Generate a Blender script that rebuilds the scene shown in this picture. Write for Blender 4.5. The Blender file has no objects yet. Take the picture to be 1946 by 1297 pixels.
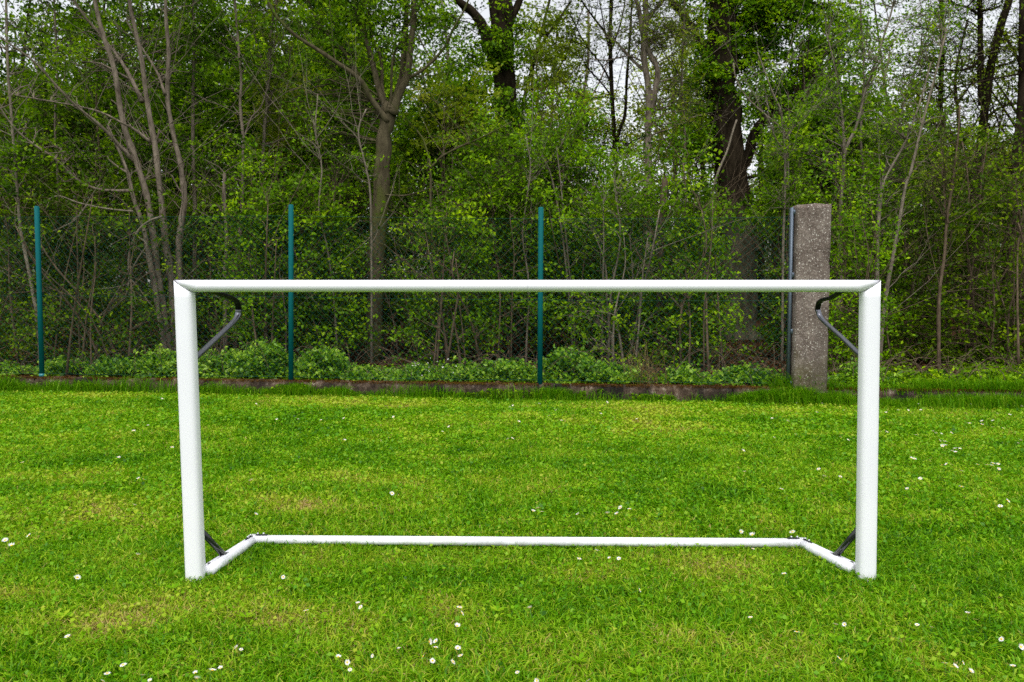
import bpy, math
import numpy as np
from mathutils import Vector

RNG = np.random.default_rng(7)
scene = bpy.context.scene
COL = scene.collection

# ------------------------------------------------------------------ camera
FL, CX, CY, H = 1400.0, 973.0, 648.5, 1.017
PITCH = math.atan((CY - 566.0) / FL)
cp, sp = math.cos(PITCH), math.sin(PITCH)
FW, UP, RT = np.array([0, cp, -sp]), np.array([0, sp, cp]), np.array([1.0, 0, 0])
CAM = np.array([0, 0, H])

def ray(px, py):
    return FW + RT * ((px - CX) / FL) - UP * ((py - CY) / FL)
def at(px, py, Y):
    d = ray(px, py); return CAM + d * (Y / d[1])
def onz(px, py, z=0.0):
    d = ray(px, py); return CAM + d * ((z - H) / d[2])

cam = bpy.data.cameras.new('camera'); cam.sensor_width = 36; cam.lens = 36 * FL / 1946
cam.clip_end = 2000; cam.clip_start = 0.02
cam.dof.use_dof = True; cam.dof.focus_distance = 2.9; cam.dof.aperture_fstop = 9
camo = bpy.data.objects.new('camera', cam); COL.objects.link(camo)
camo.location = CAM; camo.rotation_euler = (math.pi / 2 - PITCH, 0, 0)
scene.camera = camo

# ------------------------------------------------------------------ light
SUN_EL, SUN_AZ = math.radians(66), math.radians(188)      # azimuth from +Y clockwise: behind the camera, a little left
w = bpy.data.worlds.new('World'); scene.world = w; w.use_nodes = True
nt = w.node_tree; nt.nodes.clear()
sky = nt.nodes.new('ShaderNodeTexSky'); sky.sky_type = 'NISHITA'; sky.sun_disc = False
sky.sun_elevation = SUN_EL; sky.sun_rotation = SUN_AZ; sky.air_density = 1.0; sky.dust_density = 3.0
hs = nt.nodes.new('ShaderNodeHueSaturation'); hs.inputs['Saturation'].default_value = 0.17
bg = nt.nodes.new('ShaderNodeBackground'); bg.inputs['Strength'].default_value = 0.15
ow = nt.nodes.new('ShaderNodeOutputWorld')
nt.links.new(sky.outputs[0], hs.inputs['Color']); nt.links.new(hs.outputs[0], bg.inputs[0]); nt.links.new(bg.outputs[0], ow.inputs[0])
sl = bpy.data.lights.new('sun', 'SUN'); sl.energy = 0.85; sl.angle = math.radians(35); sl.color = (1.0, 0.97, 0.92)
so = bpy.data.objects.new('sun', sl); COL.objects.link(so)
sd = Vector((math.sin(SUN_AZ) * math.cos(SUN_EL), math.cos(SUN_AZ) * math.cos(SUN_EL), math.sin(SUN_EL)))
so.rotation_euler = (-sd).to_track_quat('-Z', 'Y').to_euler(); so.location = (0, -5, 12)
vs = scene.view_settings
scene.display_settings.display_device = 'sRGB'
vs.view_transform = 'Standard'; vs.look = 'None'; vs.exposure = 0.88; vs.gamma = 1
cy = scene.cycles
cy.max_bounces = 6; cy.diffuse_bounces = 3; cy.glossy_bounces = 2; cy.transmission_bounces = 4
cy.transparent_max_bounces = 4; cy.caustics_reflective = False; cy.caustics_refractive = False
cy.use_denoising = False

# ------------------------------------------------------------------ materials
def new_mat(name):
    m = bpy.data.materials.new(name); m.use_nodes = True
    t = m.node_tree; t.nodes.clear()
    o = t.nodes.new('ShaderNodeOutputMaterial')
    return m, t, o
def ramp(t, stops):
    r = t.nodes.new('ShaderNodeValToRGB'); e = r.color_ramp.elements
    e[0].position, e[0].color = stops[0][0], (*stops[0][1], 1)
    e[1].position, e[1].color = stops[-1][0], (*stops[-1][1], 1)
    for p, c in stops[1:-1]:
        x = e.new(p); x.color = (*c, 1)
    return r
def leaf_mat(name, stops, trans=0.4, gloss=0.05, rough=0.45, tgain=(1.15, 1.15, 0.6)):
    m, t, o = new_mat(name)
    a = t.nodes.new('ShaderNodeAttribute'); a.attribute_name = 'tint'
    r = ramp(t, stops); t.links.new(a.outputs['Fac'], r.inputs[0])
    d = t.nodes.new('ShaderNodeBsdfDiffuse'); tr = t.nodes.new('ShaderNodeBsdfTranslucent')
    mul = t.nodes.new('ShaderNodeMix'); mul.data_type = 'RGBA'; mul.blend_type = 'MULTIPLY'
    mul.inputs[0].default_value = 1; mul.inputs[7].default_value = (*tgain, 1); mul.clamp_result = False
    t.links.new(r.outputs[0], mul.inputs[6])
    t.links.new(r.outputs[0], d.inputs[0]); t.links.new(mul.outputs[2], tr.inputs[0])
    mx = t.nodes.new('ShaderNodeMixShader'); mx.inputs[0].default_value = trans
    t.links.new(d.outputs[0], mx.inputs[1]); t.links.new(tr.outputs[0], mx.inputs[2])
    g = t.nodes.new('ShaderNodeBsdfGlossy'); g.inputs['Roughness'].default_value = rough
    mg = t.nodes.new('ShaderNodeMixShader'); mg.inputs[0].default_value = gloss
    t.links.new(mx.outputs[0], mg.inputs[1]); t.links.new(g.outputs[0], mg.inputs[2])
    t.links.new(mg.outputs[0], o.inputs[0])
    return m
def noise(t, scale, detail=4, rough=0.55, vec=None):
    n = t.nodes.new('ShaderNodeTexNoise'); n.inputs['Scale'].default_value = scale
    n.inputs['Detail'].default_value = detail; n.inputs['Roughness'].default_value = rough
    if vec is not None: t.links.new(vec, n.inputs['Vector'])
    return n
def stretch(t, sx, sy, sz):
    tc = t.nodes.new('ShaderNodeTexCoord'); mp = t.nodes.new('ShaderNodeMapping')
    mp.inputs['Scale'].default_value = (sx, sy, sz)
    t.links.new(tc.outputs['Object'], mp.inputs['Vector'])
    return mp.outputs[0]
def bark_mat(name, dark, light, scale=14, contrast=0.2, extra=None):
    m, t, o = new_mat(name)
    v = stretch(t, 1, 1, 0.35)
    n = noise(t, scale, 6, 0.65, v)
    r = ramp(t, [(0.5 - contrast, dark), (0.5 + contrast, light)])
    t.links.new(n.outputs[0], r.inputs[0])
    col = r.outputs[0]
    if extra:
        n2 = noise(t, 3.5, 3, 0.6, v)
        r2 = ramp(t, [(0.5, (0, 0, 0)), (0.62, (1, 1, 1))]); t.links.new(n2.outputs[0], r2.inputs[0])
        mx = t.nodes.new('ShaderNodeMix'); mx.data_type = 'RGBA'
        t.links.new(r2.outputs[0], mx.inputs[0]); t.links.new(col, mx.inputs[6]); mx.inputs[7].default_value = (*extra, 1)
        col = mx.outputs[2]
    b = t.nodes.new('ShaderNodeBsdfDiffuse'); t.links.new(col, b.inputs[0])
    bp = t.nodes.new('ShaderNodeBump'); bp.inputs['Strength'].default_value = 0.7; bp.inputs['Distance'].default_value = 0.02
    t.links.new(n.outputs[0], bp.inputs['Height']); t.links.new(bp.outputs[0], b.inputs['Normal'])
    t.links.new(b.outputs[0], o.inputs[0])
    return m
def pbr(name, color, rough=0.5, metal=0.0, coat=0.0, spec=0.5):
    m, t, o = new_mat(name)
    b = t.nodes.new('ShaderNodeBsdfPrincipled')
    b.inputs['Base Color'].default_value = (*color, 1); b.inputs['Roughness'].default_value = rough
    b.inputs['Metallic'].default_value = metal; b.inputs['Coat Weight'].default_value = coat
    b.inputs['Specular IOR Level'].default_value = spec
    t.links.new(b.outputs[0], o.inputs[0])
    return m

GRASS = leaf_mat('grass_blades', [(0.0, (.024, .095, .001)), (0.3, (.090, .272, .002)), (0.55, (.192, .395, .005)),
                                  (0.75, (.320, .455, .018)), (0.88, (.420, .400, .060)), (1.0, (.450, .350, .130))], 0.35, 0.011, 0.42)
LONGG = leaf_mat('long_grass_blades', [(0.0, (.035, .120, .001)), (0.6, (.110, .300, .003)), (1.0, (.260, .420, .020))], 0.35, 0.008)
DRYG = leaf_mat('dry_straw', [(0.0, (.16, .10, .045)), (0.6, (.36, .26, .13)), (1.0, (.15, .22, .03))], 0.25, 0.01)
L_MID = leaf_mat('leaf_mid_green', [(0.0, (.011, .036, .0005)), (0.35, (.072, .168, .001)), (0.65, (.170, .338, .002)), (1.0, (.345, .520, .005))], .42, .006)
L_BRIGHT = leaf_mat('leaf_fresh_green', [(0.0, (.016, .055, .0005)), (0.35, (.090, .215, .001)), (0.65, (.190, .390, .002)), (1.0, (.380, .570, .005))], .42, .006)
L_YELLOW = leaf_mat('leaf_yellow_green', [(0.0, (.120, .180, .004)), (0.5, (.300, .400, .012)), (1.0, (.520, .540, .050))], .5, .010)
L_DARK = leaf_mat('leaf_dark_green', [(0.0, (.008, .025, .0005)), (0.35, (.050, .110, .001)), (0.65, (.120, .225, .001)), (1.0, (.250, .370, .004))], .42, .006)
L_OLIVE = leaf_mat('leaf_olive', [(0.0, (.055, .100, .003)), (0.5, (.165, .250, .005)), (1.0, (.320, .390, .020))], .5, .010)
L_BRAMBLE = leaf_mat('bramble_leaf', [(0.0, (.022, .080, .002)), (0.4, (.090, .230, .004)), (0.7, (.190, .370, .012)), (1.0, (.330, .500, .045))], 0.35, 0.018, 0.4)
LITTER = leaf_mat('leaf_litter', [(0.0, (.030, .014, .006)), (0.5, (.080, .040, .018)), (1.0, (.190, .105, .052))], 0.15, 0.01)
B_GREY = bark_mat('bark_grey', (.070, .055, .042), (.250, .205, .158), 16, 0.18)
B_PALE = bark_mat('bark_pale', (.085, .070, .052), (.260, .220, .170), 20, 0.2)
B_BROWN = bark_mat('bark_brown', (.035, .029, .017), (.135, .112, .068), 13, 0.2, (.080, .090, .025))
B_DARK = bark_mat('bark_dark', (.008, .006, .004), (.040, .030, .020), 9, 0.2)
B_TWIG = bark_mat('bark_twig', (.045, .032, .021), (.175, .130, .088), 20, 0.2)
B_LICHEN = bark_mat('bark_lichen', (.10, .06, .01), (.32, .20, .03), 14, 0.2)

m, t, o = new_mat('oak_bark')
tc = t.nodes.new('ShaderNodeTexCoord'); sx_ = t.nodes.new('ShaderNodeSeparateXYZ'); t.links.new(tc.outputs['Object'], sx_.inputs[0])
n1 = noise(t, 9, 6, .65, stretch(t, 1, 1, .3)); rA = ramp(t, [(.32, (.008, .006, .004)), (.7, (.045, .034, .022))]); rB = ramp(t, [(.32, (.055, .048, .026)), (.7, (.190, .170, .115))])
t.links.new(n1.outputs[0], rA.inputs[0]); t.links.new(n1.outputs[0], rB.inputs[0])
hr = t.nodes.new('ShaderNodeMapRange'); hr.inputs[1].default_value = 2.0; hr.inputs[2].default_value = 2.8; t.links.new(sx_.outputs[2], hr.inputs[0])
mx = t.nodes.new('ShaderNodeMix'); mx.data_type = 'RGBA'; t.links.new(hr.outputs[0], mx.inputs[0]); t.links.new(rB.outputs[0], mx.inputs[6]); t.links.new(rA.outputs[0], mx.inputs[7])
d = t.nodes.new('ShaderNodeBsdfDiffuse'); t.links.new(mx.outputs[2], d.inputs[0]); bp = t.nodes.new('ShaderNodeBump'); bp.inputs['Distance'].default_value = .03; t.links.new(n1.outputs[0], bp.inputs['Height']); t.links.new(bp.outputs[0], d.inputs['Normal'])
t.links.new(d.outputs[0], o.inputs[0]); B_OAK = m
# ------------------------------------------------------------------ object helpers
def tag(o, label=None, cat=None, group=None, kind=None):
    if label: o['label'] = label
    if cat: o['category'] = cat
    if group: o['group'] = group
    if kind: o['kind'] = kind
    return o
def thing(name, loc, label, cat, group=None):
    o = bpy.data.objects.new(name, None); COL.objects.link(o)
    o.location = loc; o.empty_display_size = 0.1
    return tag(o, label, cat, group)
def mesh_obj(name, V, faces, mat, parent=None, tint=None, smooth=False, mats=None, mi=None):
    """faces: list of (n,k) int arrays"""
    V = np.asarray(V, np.float32)
    if parent is not None: V = V - np.array(parent.location, np.float32)
    me = bpy.data.meshes.new(name)
    faces = [np.asarray(f, np.int32) for f in faces if len(f)]
    nl = sum(f.size for f in faces); nf = sum(len(f) for f in faces)
    me.vertices.add(len(V)); me.vertices.foreach_set('co', V.ravel())
    me.loops.add(nl); me.polygons.add(nf)
    me.loops.foreach_set('vertex_index', np.concatenate([f.ravel() for f in faces]))
    tot = np.concatenate([np.full(len(f), f.shape[1], np.int32) for f in faces])
    st = np.concatenate([[0], np.cumsum(tot)[:-1]]).astype(np.int32)
    me.polygons.foreach_set('loop_start', st)
    if smooth: me.polygons.foreach_set('use_smooth', np.ones(nf, bool))
    for m_ in (mats or [mat]): me.materials.append(m_)
    if mi is not None: me.polygons.foreach_set('material_index', np.asarray(mi, np.int32))
    if tint is not None:
        a = me.attributes.new('tint', 'FLOAT', 'FACE'); a.data.foreach_set('value', np.asarray(tint, np.float32))
    me.update(calc_edges=True)
    o = bpy.data.objects.new(name, me); COL.objects.link(o)
    if parent is not None: o.parent = parent
    return o
class Geo:
    def __init__(s): s.V = []; s.F = {}; s.n = 0; s.T = {}
    def add(s, V, F, tint=0.5):
        V = np.asarray(V, float).reshape(-1, 3); F = np.asarray(F, np.int64)
        s.V.append(V); k = F.shape[1]
        s.F.setdefault(k, []).append(F + s.n); s.T.setdefault(k, []).append(np.broadcast_to(np.asarray(tint, float), (len(F),)))
        s.n += len(V)
    def build(s, name, mat, parent=None, smooth=False, tint=False):
        ks = list(s.F)
        return mesh_obj(name, np.concatenate(s.V), [np.concatenate(s.F[k]) for k in ks], mat, parent,
                        np.concatenate([np.concatenate(s.T[k]) for k in ks]) if tint else None, smooth)
def unit(a):
    return a / np.maximum(np.linalg.norm(a, axis=-1, keepdims=True), 1e-9)
def tubes(g, P, R, k=5, cap=False):
    """P (M,n,3) R (M,n)"""
    P = np.asarray(P, float); R = np.asarray(R, float)
    if P.ndim == 2: P = P[None]; R = R[None]
    M, n, _ = P.shape
    if M == 0: return
    T = np.empty_like(P); T[:, 1:-1] = P[:, 2:] - P[:, :-2]; T[:, 0] = P[:, 1] - P[:, 0]; T[:, -1] = P[:, -1] - P[:, -2]
    T = unit(T)
    mean = unit(P[:, -1] - P[:, 0])
    ref = np.where(np.abs(mean[:, 1:2]) < 0.85, np.array([[0, 1.0, 0]]), np.array([[1.0, 0, 0]]))[:, None, :]
    U = unit(np.cross(ref, T)); W = np.cross(T, U)
    a = np.arange(k) * 2 * np.pi / k
    V = P[:, :, None] + R[:, :, None, None] * (U[:, :, None] * np.cos(a)[:, None] + W[:, :, None] * np.sin(a)[:, None])
    idx = np.arange(M * n * k).reshape(M, n, k)
    nx = np.roll(idx, -1, axis=2)
    q = np.stack([idx[:, :-1], nx[:, :-1], nx[:, 1:], idx[:, 1:]], -1).reshape(-1, 4)
    g.add(V, q)
    if cap and k != 4:
        base = g.n - M * n * k
        g.F.setdefault(k, []).append(np.concatenate([idx[:, 0, ::-1], idx[:, -1]]) + base)
        g.T.setdefault(k, []).append(np.full(2 * M, 0.5))
def resample(P, n):
    P = np.asarray(P, float)
    # Catmull-Rom through the points
    m = len(P)
    if m == 2: return P[0] + (P[1] - P[0]) * np.linspace(0, 1, n)[:, None]
    E = np.vstack([2 * P[0] - P[1], P, 2 * P[-1] - P[-2]])
    t = np.linspace(0, m - 1 - 1e-6, n); i = t.astype(int); f = (t - i)[:, None]
    a, b, c, d = E[i], E[i + 1], E[i + 2], E[i + 3]
    return 0.5 * (2 * b + (c - a) * f + (2 * a - 5 * b + 4 * c - d) * f ** 2 + (3 * b - a - 3 * c + d) * f ** 3)
def leaves(g, P, size, rng, up=0.6, asp=0.55, tint=None, var=0.35, fold=0.12, out=0.0):
    P = np.asarray(P, float); N = len(P)
    if N == 0: return
    nrm = unit(unit(rng.normal(size=(N, 3))) + np.array([0, -out, up]))
    a = unit(np.cross(nrm, rng.normal(size=(N, 3)))); b = np.cross(nrm, a)
    L = (size * (1 + var * rng.uniform(-1, 1, N)))[:, None]
    W = L * asp
    V = np.stack([P - a * L * .5, P + b * W * .5 - a * L * .05 + nrm * L * fold, P + a * L * .5, P - b * W * .5 - a * L * .05 + nrm * L * fold], 1)
    F = np.arange(N * 4).reshape(N, 4)
    if tint is None: tint = np.clip(rng.normal(.45, .22, N), 0, 1)
    g.add(V, F, tint)
def vnoise(x, y, s, seed=0):
    """smooth value noise"""
    x = np.asarray(x) * s; y = np.asarray(y) * s
    xi, yi = np.floor(x).astype(np.int64), np.floor(y).astype(np.int64); fx, fy = x - xi, y - yi
    fx = fx * fx * (3 - 2 * fx); fy = fy * fy * (3 - 2 * fy)
    def h(a, b):
        v = np.sin(a * 127.1 + b * 311.7 + seed * 74.7) * 43758.5453
        return v - np.floor(v)
    return (h(xi, yi) * (1 - fx) + h(xi + 1, yi) * fx) * (1 - fy) + (h(xi, yi + 1) * (1 - fx) + h(xi + 1, yi + 1) * fx) * fy
def box(g, c, hx, hy, hz, rot=0.0, bevel=0.0):
    """box, optionally with chamfered vertical and top edges"""
    c = np.asarray(c, float)
    co, si = math.cos(rot), math.sin(rot)
    b = bevel
    if b <= 0:
        pr = [(-hx, -hy), (hx, -hy), (hx, hy), (-hx, hy)]
    else:
        pr = [(-hx + b, -hy), (hx - b, -hy), (hx, -hy + b), (hx, hy - b), (hx - b, hy), (-hx + b, hy), (-hx, hy - b), (-hx, -hy + b)]
    pr = np.array(pr); k = len(pr)
    lv = [(-hz, 1.0), (hz, 1.0)] if b <= 0 else [(-hz, 1.0), (hz - b, 1.0), (hz, None)]
    V = []
    for z, s in lv:
        q = pr if s else pr * np.array([(hx - b) / hx, (hy - b) / hy])
        V.append(np.column_stack([c[0] + q[:, 0] * co - q[:, 1] * si, c[1] + q[:, 0] * si + q[:, 1] * co, np.full(k, c[2] + z)]))
    V = np.concatenate(V); n = len(lv)
    F = [[l * k + i, l * k + (i + 1) % k, (l + 1) * k + (i + 1) % k, (l + 1) * k + i] for l in range(n - 1) for i in range(k)]
    base = g.n
    g.add(V, F)
    caps = np.array([list(range(k))[::-1], list(range((n - 1) * k, n * k))]) + base
    g.F.setdefault(k, []).append(caps); g.T.setdefault(k, []).append(np.full(2, .5))

# ------------------------------------------------------------------ the line of the wall and the ground
def wallY(X): return 7.38 - 0.116 * X
WANG = math.atan(-0.116)
WTOP = 0.145
def gz(X, Y):
    """forest floor height behind the wall"""
    d = np.maximum(np.asarray(Y) - wallY(np.asarray(X)), 0)
    return 0.11 + 0.008 * d + 0.05 * (vnoise(X, Y, .8, 3) - .5) * np.minimum(d, 1)

def lawn_h(X, Y):
    return 0.018 * (vnoise(X, Y, 1.1, 11) - .5) + 0.010 * (vnoise(X, Y, 3.1, 12) - .5)

# lawn / ground sheet: fine near the camera, coarse to the horizon
def grid_sheet(name, xs, ys, zf, mat):
    X, Y = np.meshgrid(xs, ys); Z = zf(X, Y)
    V = np.column_stack([X.ravel(), Y.ravel(), Z.ravel()])
    nx, ny = len(xs), len(ys); i = np.arange(nx * ny).reshape(ny, nx)
    F = np.stack([i[:-1, :-1], i[:-1, 1:], i[1:, 1:], i[1:, :-1]], -1).reshape(-1, 4)
    return tag(mesh_obj(name, V, [F], mat, smooth=True), kind='structure')
m, t, o = new_mat('lawn_soil')
n1 = noise(t, 9, 6, .7, stretch(t, 1, 1, 1)); r1 = ramp(t, [(.3, (.020, .045, .005)), (.55, (.050, .105, .008)), (.75, (.070, .080, .025))])
t.links.new(n1.outputs[0], r1.inputs[0]); d = t.nodes.new('ShaderNodeBsdfDiffuse'); t.links.new(r1.outputs[0], d.inputs[0]); t.links.new(d.outputs[0], o.inputs[0])
M_SOIL = m
m, t, o = new_mat('forest_soil')
n1 = noise(t, 14, 8, .75, stretch(t, 1, 1, 1)); r1 = ramp(t, [(.3, (.012, .007, .004)), (.5, (.035, .019, .010)), (.72, (.080, .045, .024))])
t.links.new(n1.outputs[0], r1.inputs[0]); d = t.nodes.new('ShaderNodeBsdfDiffuse'); t.links.new(r1.outputs[0], d.inputs[0])
bp = t.nodes.new('ShaderNodeBump'); bp.inputs['Distance'].default_value = .03; t.links.new(n1.outputs[0], bp.inputs['Height']); t.links.new(bp.outputs[0], d.inputs['Normal'])
t.links.new(d.outputs[0], o.inputs[0]); M_FSOIL = m
xs = np.concatenate([[-500, -200, -80, -40, -20], np.linspace(-12, 12, 161), [20, 40, 80, 200, 500]])
ys = np.concatenate([[-500, -200, -60, -20, -6], np.linspace(0, 9.0, 91), [12, 20, 60, 200, 500]])
def ground_z(X, Y):
    fade = np.clip((wallY(X) - 0.05 - Y) * 4, 0, 1) * np.clip((12 - abs(X)) / 2, 0, 1)
    return lawn_h(X, Y) * fade - 0.02
grid_sheet('lawn', xs, ys, ground_z, M_SOIL)
# forest floor: follows the wall line, buried front edge
us = np.concatenate([[-120, -60, -30], np.linspace(-18, 18, 121), [30, 60, 120]])
ds = np.concatenate([np.linspace(0.10, 12, 61), [16, 22, 30, 45, 70, 120]])
U_, D_ = np.meshgrid(us, ds); Yw = wallY(U_) + D_
Zf = gz(U_, Yw); 
V = np.column_stack([U_.ravel(), Yw.ravel(), Zf.ravel()]); nx, ny = len(us), len(ds); i = np.arange(nx * ny).reshape(ny, nx)
tag(mesh_obj('forest_floor', V, [np.stack([i[:-1, :-1], i[:-1, 1:], i[1:, 1:], i[1:, :-1]], -1).reshape(-1, 4)], M_FSOIL, smooth=True), kind='structure')

# ------------------------------------------------------------------ lawn grass (stuff)
rng = np.random.default_rng(21)
def scatter(n, y0, y1):
    out = []
    Y = rng.uniform(y0, y1, n * 2); X = rng.uniform(-1, 1, n * 2) * (0.80 * Y + .35)
    # keep uniform per area
    keep = rng.uniform(0, 1, n * 2) < (0.80 * Y + .35) / (0.80 * y1 + .35)
    keep &= Y < wallY(X) - 0.02
    return X[keep][:n], Y[keep][:n]
def lawn_tint(X, Y):
    v = .47 + .22 * (vnoise(X, Y, 1.3, 1) - .5) + .30 * (vnoise(X, Y, 6, 2) - .5) + .20 * (vnoise(X * .35, Y * 2.2, 1.6, 4) - .5)
    s = vnoise(X * .45 + .1 * Y, Y * 1.5, 1.7, 9)          # straw streaks where the mower scalped
    s2 = vnoise(X * 1.0, Y * 2.0, 4.0, 19)
    v = v + np.clip(s - .66, 0, 1) * 1.7 * s2 + np.clip(s2 - .78, 0, 1) * .9
    v = v + .14 * np.clip(1 - (wallY(X) - .12 - Y) / .9, 0, 1) * (Y < wallY(X) - .12) - .12 * np.clip(vnoise(X, Y, 3.6, 77) - .66, 0, 1) * 3
    for px, py, sx in ((85, 908, .45), (190, 895, .3), (640, 906, .35), (620, 970, .35), (540, 962, .25), (150, 985, .35), (260, 1065, .25), (1240, 808, .5), (1450, 782, .45), (830, 872, .4), (130, 835, .5), (700, 768, .6), (1330, 1215, .25)):
        c = onz(px, py); v = v + .27 * np.exp(-((X - c[0]) / sx) ** 2 - ((Y - c[1] + .1 * (X - c[0])) / (.035 * c[1])) ** 2) * (.4 + vnoise(X, Y, 14, 5))
    return v
g = Geo()
def blades(X, Y, hgt, wid, lean, tint):
    N = len(X); z = lawn_h(X, Y) - .02
    P = np.column_stack([X, Y, z])
    az = rng.uniform(0, 2 * np.pi, N); dr = np.column_stack([np.cos(az), np.sin(az), np.zeros(N)])
    saz = rng.uniform(0, 2 * np.pi, N); sd_ = np.column_stack([np.cos(saz), np.sin(saz), np.zeros(N)])
    h = hgt[:, None]; l = lean[:, None] * h; w_ = wid[:, None] * .5
    up = np.array([0, 0, 1.0])
    m1 = P + up * h * .6 + dr * l * .35; tip = P + up * h * (1 - .35 * lean[:, None]) + dr * l
    V = np.stack([P - sd_ * w_, P + sd_ * w_, m1 + sd_ * w_ * .8, m1 - sd_ * w_ * .8, tip], 1)
    i = np.arange(N)[:, None] * 5
    base = g.n
    g.add(V, i + np.array([[0, 1, 2, 3]]), tint)
    g.F.setdefault(3, []).append(i + np.array([[3, 2, 4]]) + base); g.T.setdefault(3, []).append(tint)
for n, y0, y1, ws in ((110000, 1.55, 3.0, 1.0), (150000, 3.0, 5.0, 1.45), (170000, 5.0, 8.4, 2.1)):
    X, Y = scatter(n, y0, y1); N = len(X)
    tt = np.clip(lawn_tint(X, Y) + rng.normal(0, .21, N), 0, 1)
    clump = .70 + .35 * vnoise(X, Y, 9, 31) + .25 * vnoise(X, Y, 28, 32)
    dry = np.clip((tt - .8) * 4, 0, 1)
    blades(X, Y, rng.uniform(.024, .050, N) * clump * (1 - .35 * dry) + .010, rng.uniform(.0030, .0062, N) * ws, rng.uniform(.25, 1.6, N), tt)
GYa, GYb = onz(371, 1103)[1], onz(1000, 1037)[1]
def edge(n, xa, ya, xb, yb, sp):
    f = rng.uniform(0, 1, n); return xa + (xb - xa) * f + rng.normal(0, sp, n), ya + (yb - ya) * f + rng.normal(0, sp, n)
xL, xR, xl, xr = onz(371, 1103)[0], onz(1645, 1103)[0], onz(481, 1037)[0], onz(1524, 1040)[0]
for n, a_ in ((420, (xL, GYa - .02, xL, GYa + .03, .035)), (420, (xR, GYa - .02, xR, GYa + .03, .035)), (900, (xL, GYa, xl, GYb, .03)), (900, (xR, GYa, xr, GYb, .03)), (1500, (xl, GYb - .015, xr, GYb - .015, .02))):
    X, Y = edge(n, *a_); blades(X, Y, rng.uniform(.03, .066, n), rng.uniform(.003, .005, n), rng.uniform(.2, 1.0, n), np.clip(rng.normal(.35, .2, n), 0, 1))
grass = g.build('lawn_grass', GRASS, tint=True); tag(grass, kind='stuff', label='short mown green grass of the lawn')
# clover and small broad leaves among the grass
g = Geo()
for n, y0, y1, ws in ((11000, 1.6, 3.2, 1.0), (36000, 3.2, 5.2, 1.25), (60000, 5.2, 8.3, 1.6)):
    X, Y = scatter(n, y0, y1); keep = vnoise(X, Y, 1.6, 41) + .45 * vnoise(X, Y, 6, 42) > .60 + .22 * rng.uniform(-1, 1, len(X))
    X, Y = X[keep], Y[keep]; N = len(X)
    tt = np.clip(lawn_tint(X, Y) + rng.normal(-.05, .14, N), 0, .80)
    leaves(g, np.column_stack([X, Y, lawn_h(X, Y) + rng.uniform(.0, .028, N)]), .0145 * ws, rng, up=1.1, asp=.8, tint=tt, fold=.15)
# a few flat rosettes of dandelion and plantain
for px, py in ((1585, 1225), (1620, 1250), (945, 1168), (1100, 1265), (470, 1180), (330, 1125), (1780, 1280), (120, 1180), (700, 1095), (1210, 1290), (1455, 1130), (1690, 1130)):
    c = onz(px, py); nl = 9
    for k in range(nl):
        a = 2 * np.pi * k / nl + rng.uniform(-.3, .3); L = rng.uniform(.018, .034)
        dr = np.array([math.cos(a), math.sin(a), .45]); sd_ = np.array([-math.sin(a), math.cos(a), 0])
        b0 = c + np.array([0, 0, .012]); mid = b0 + dr * L * .6; tip = b0 + dr * L * np.array([1, 1, .8]); wv = sd_ * L * .2
        g.add([b0, mid + wv, tip, mid - wv], [[0, 1, 2, 3]], rng.uniform(.35, .75))
tag(g.build('clover', GRASS, tint=True), kind='stuff', label='clover and small broad leaves among the grass')

# ------------------------------------------------------------------ daisies
M_PETAL = leaf_mat('daisy_petal', [(0, (.75, .70, .72)), (1, (.85, .84, .84))], .25, .02)
M_DISC = pbr('daisy_disc', (.75, .45, .02), .7)
M_STEM = pbr('flower_stem', (.06, .16, .02), .6)
D_NEAR_L = [(128,1210),(234,1264),(204,1280),(271,1283),(285,1294),(371,1279),(374,1290),(404,1274),(419,1270),(450,1231),(458,1235),(538,1097),(195,1295)]
D_NEAR_M = [(643,1249),(582,1161),(680,1147),(685,1154),(873,1154),(878,1166),(758,1233),(708,1247),(665,1273),(660,1259),(816,1220),(828,1219),(828,1231),(870,1232),(875,1246),(804,1248),(822,1256),(861,1258),(983,1278),(1020,1294),(1118,1294),(1216,1122),(1007,1156),(869,1190),(911,1042),(1134,1047),(1101,1062),(1158,1061),(1176,1062)]
D_NEAR_R = [(1426,1174),(1514,1201),(1588,1187),(1605,1187),(1743,1188),(1771,1192),(1839,1166),(1940,1230),(1903,1215),(1796,1261),(1830,1260),(1815,1267),(1845,1276),(1925,1266),(1595,1251),(1490,1091),(1431,1043)]
D_LEFT = [(308,758),(254,819),(281,809),(327,850),(315,849),(273,911),(263,910),(226,869),(10,1027),(22,1037),(55,1018),(262,1055),(147,1098),(42,880),(255,960)]
D_IN = [(487,768),(526,798),(566,797),(477,913),(486,978),(610,799),(653,795),(748,793),(741,832),(723,837),(853,811),(841,821),(655,837),(969,774),(975,771),(1025,768),(1057,780),(1067,799),(1074,801),(1154,765),(1210,797),(1230,793),(965,835),(974,833),(985,836),(986,802),(1118,840),(1142,787),(745,938),(1013,972),(1029,973),(1022,966),(1098,978),(1154,976),(1172,977),(1179,965),(1196,968),(1044,790),(1467,795),(1552,784),(1596,773),(1605,780),(1626,780),(1514,766),(1471,832),(1512,826),(1598,831),(1612,836),(1623,834),(1412,857),(1415,897),(1556,892),(1567,905),(1597,906),(1485,930),(1445,989),(1408,1011),(1430,1017),(1506,1011),(1562,767),(1497,801)]
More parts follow.
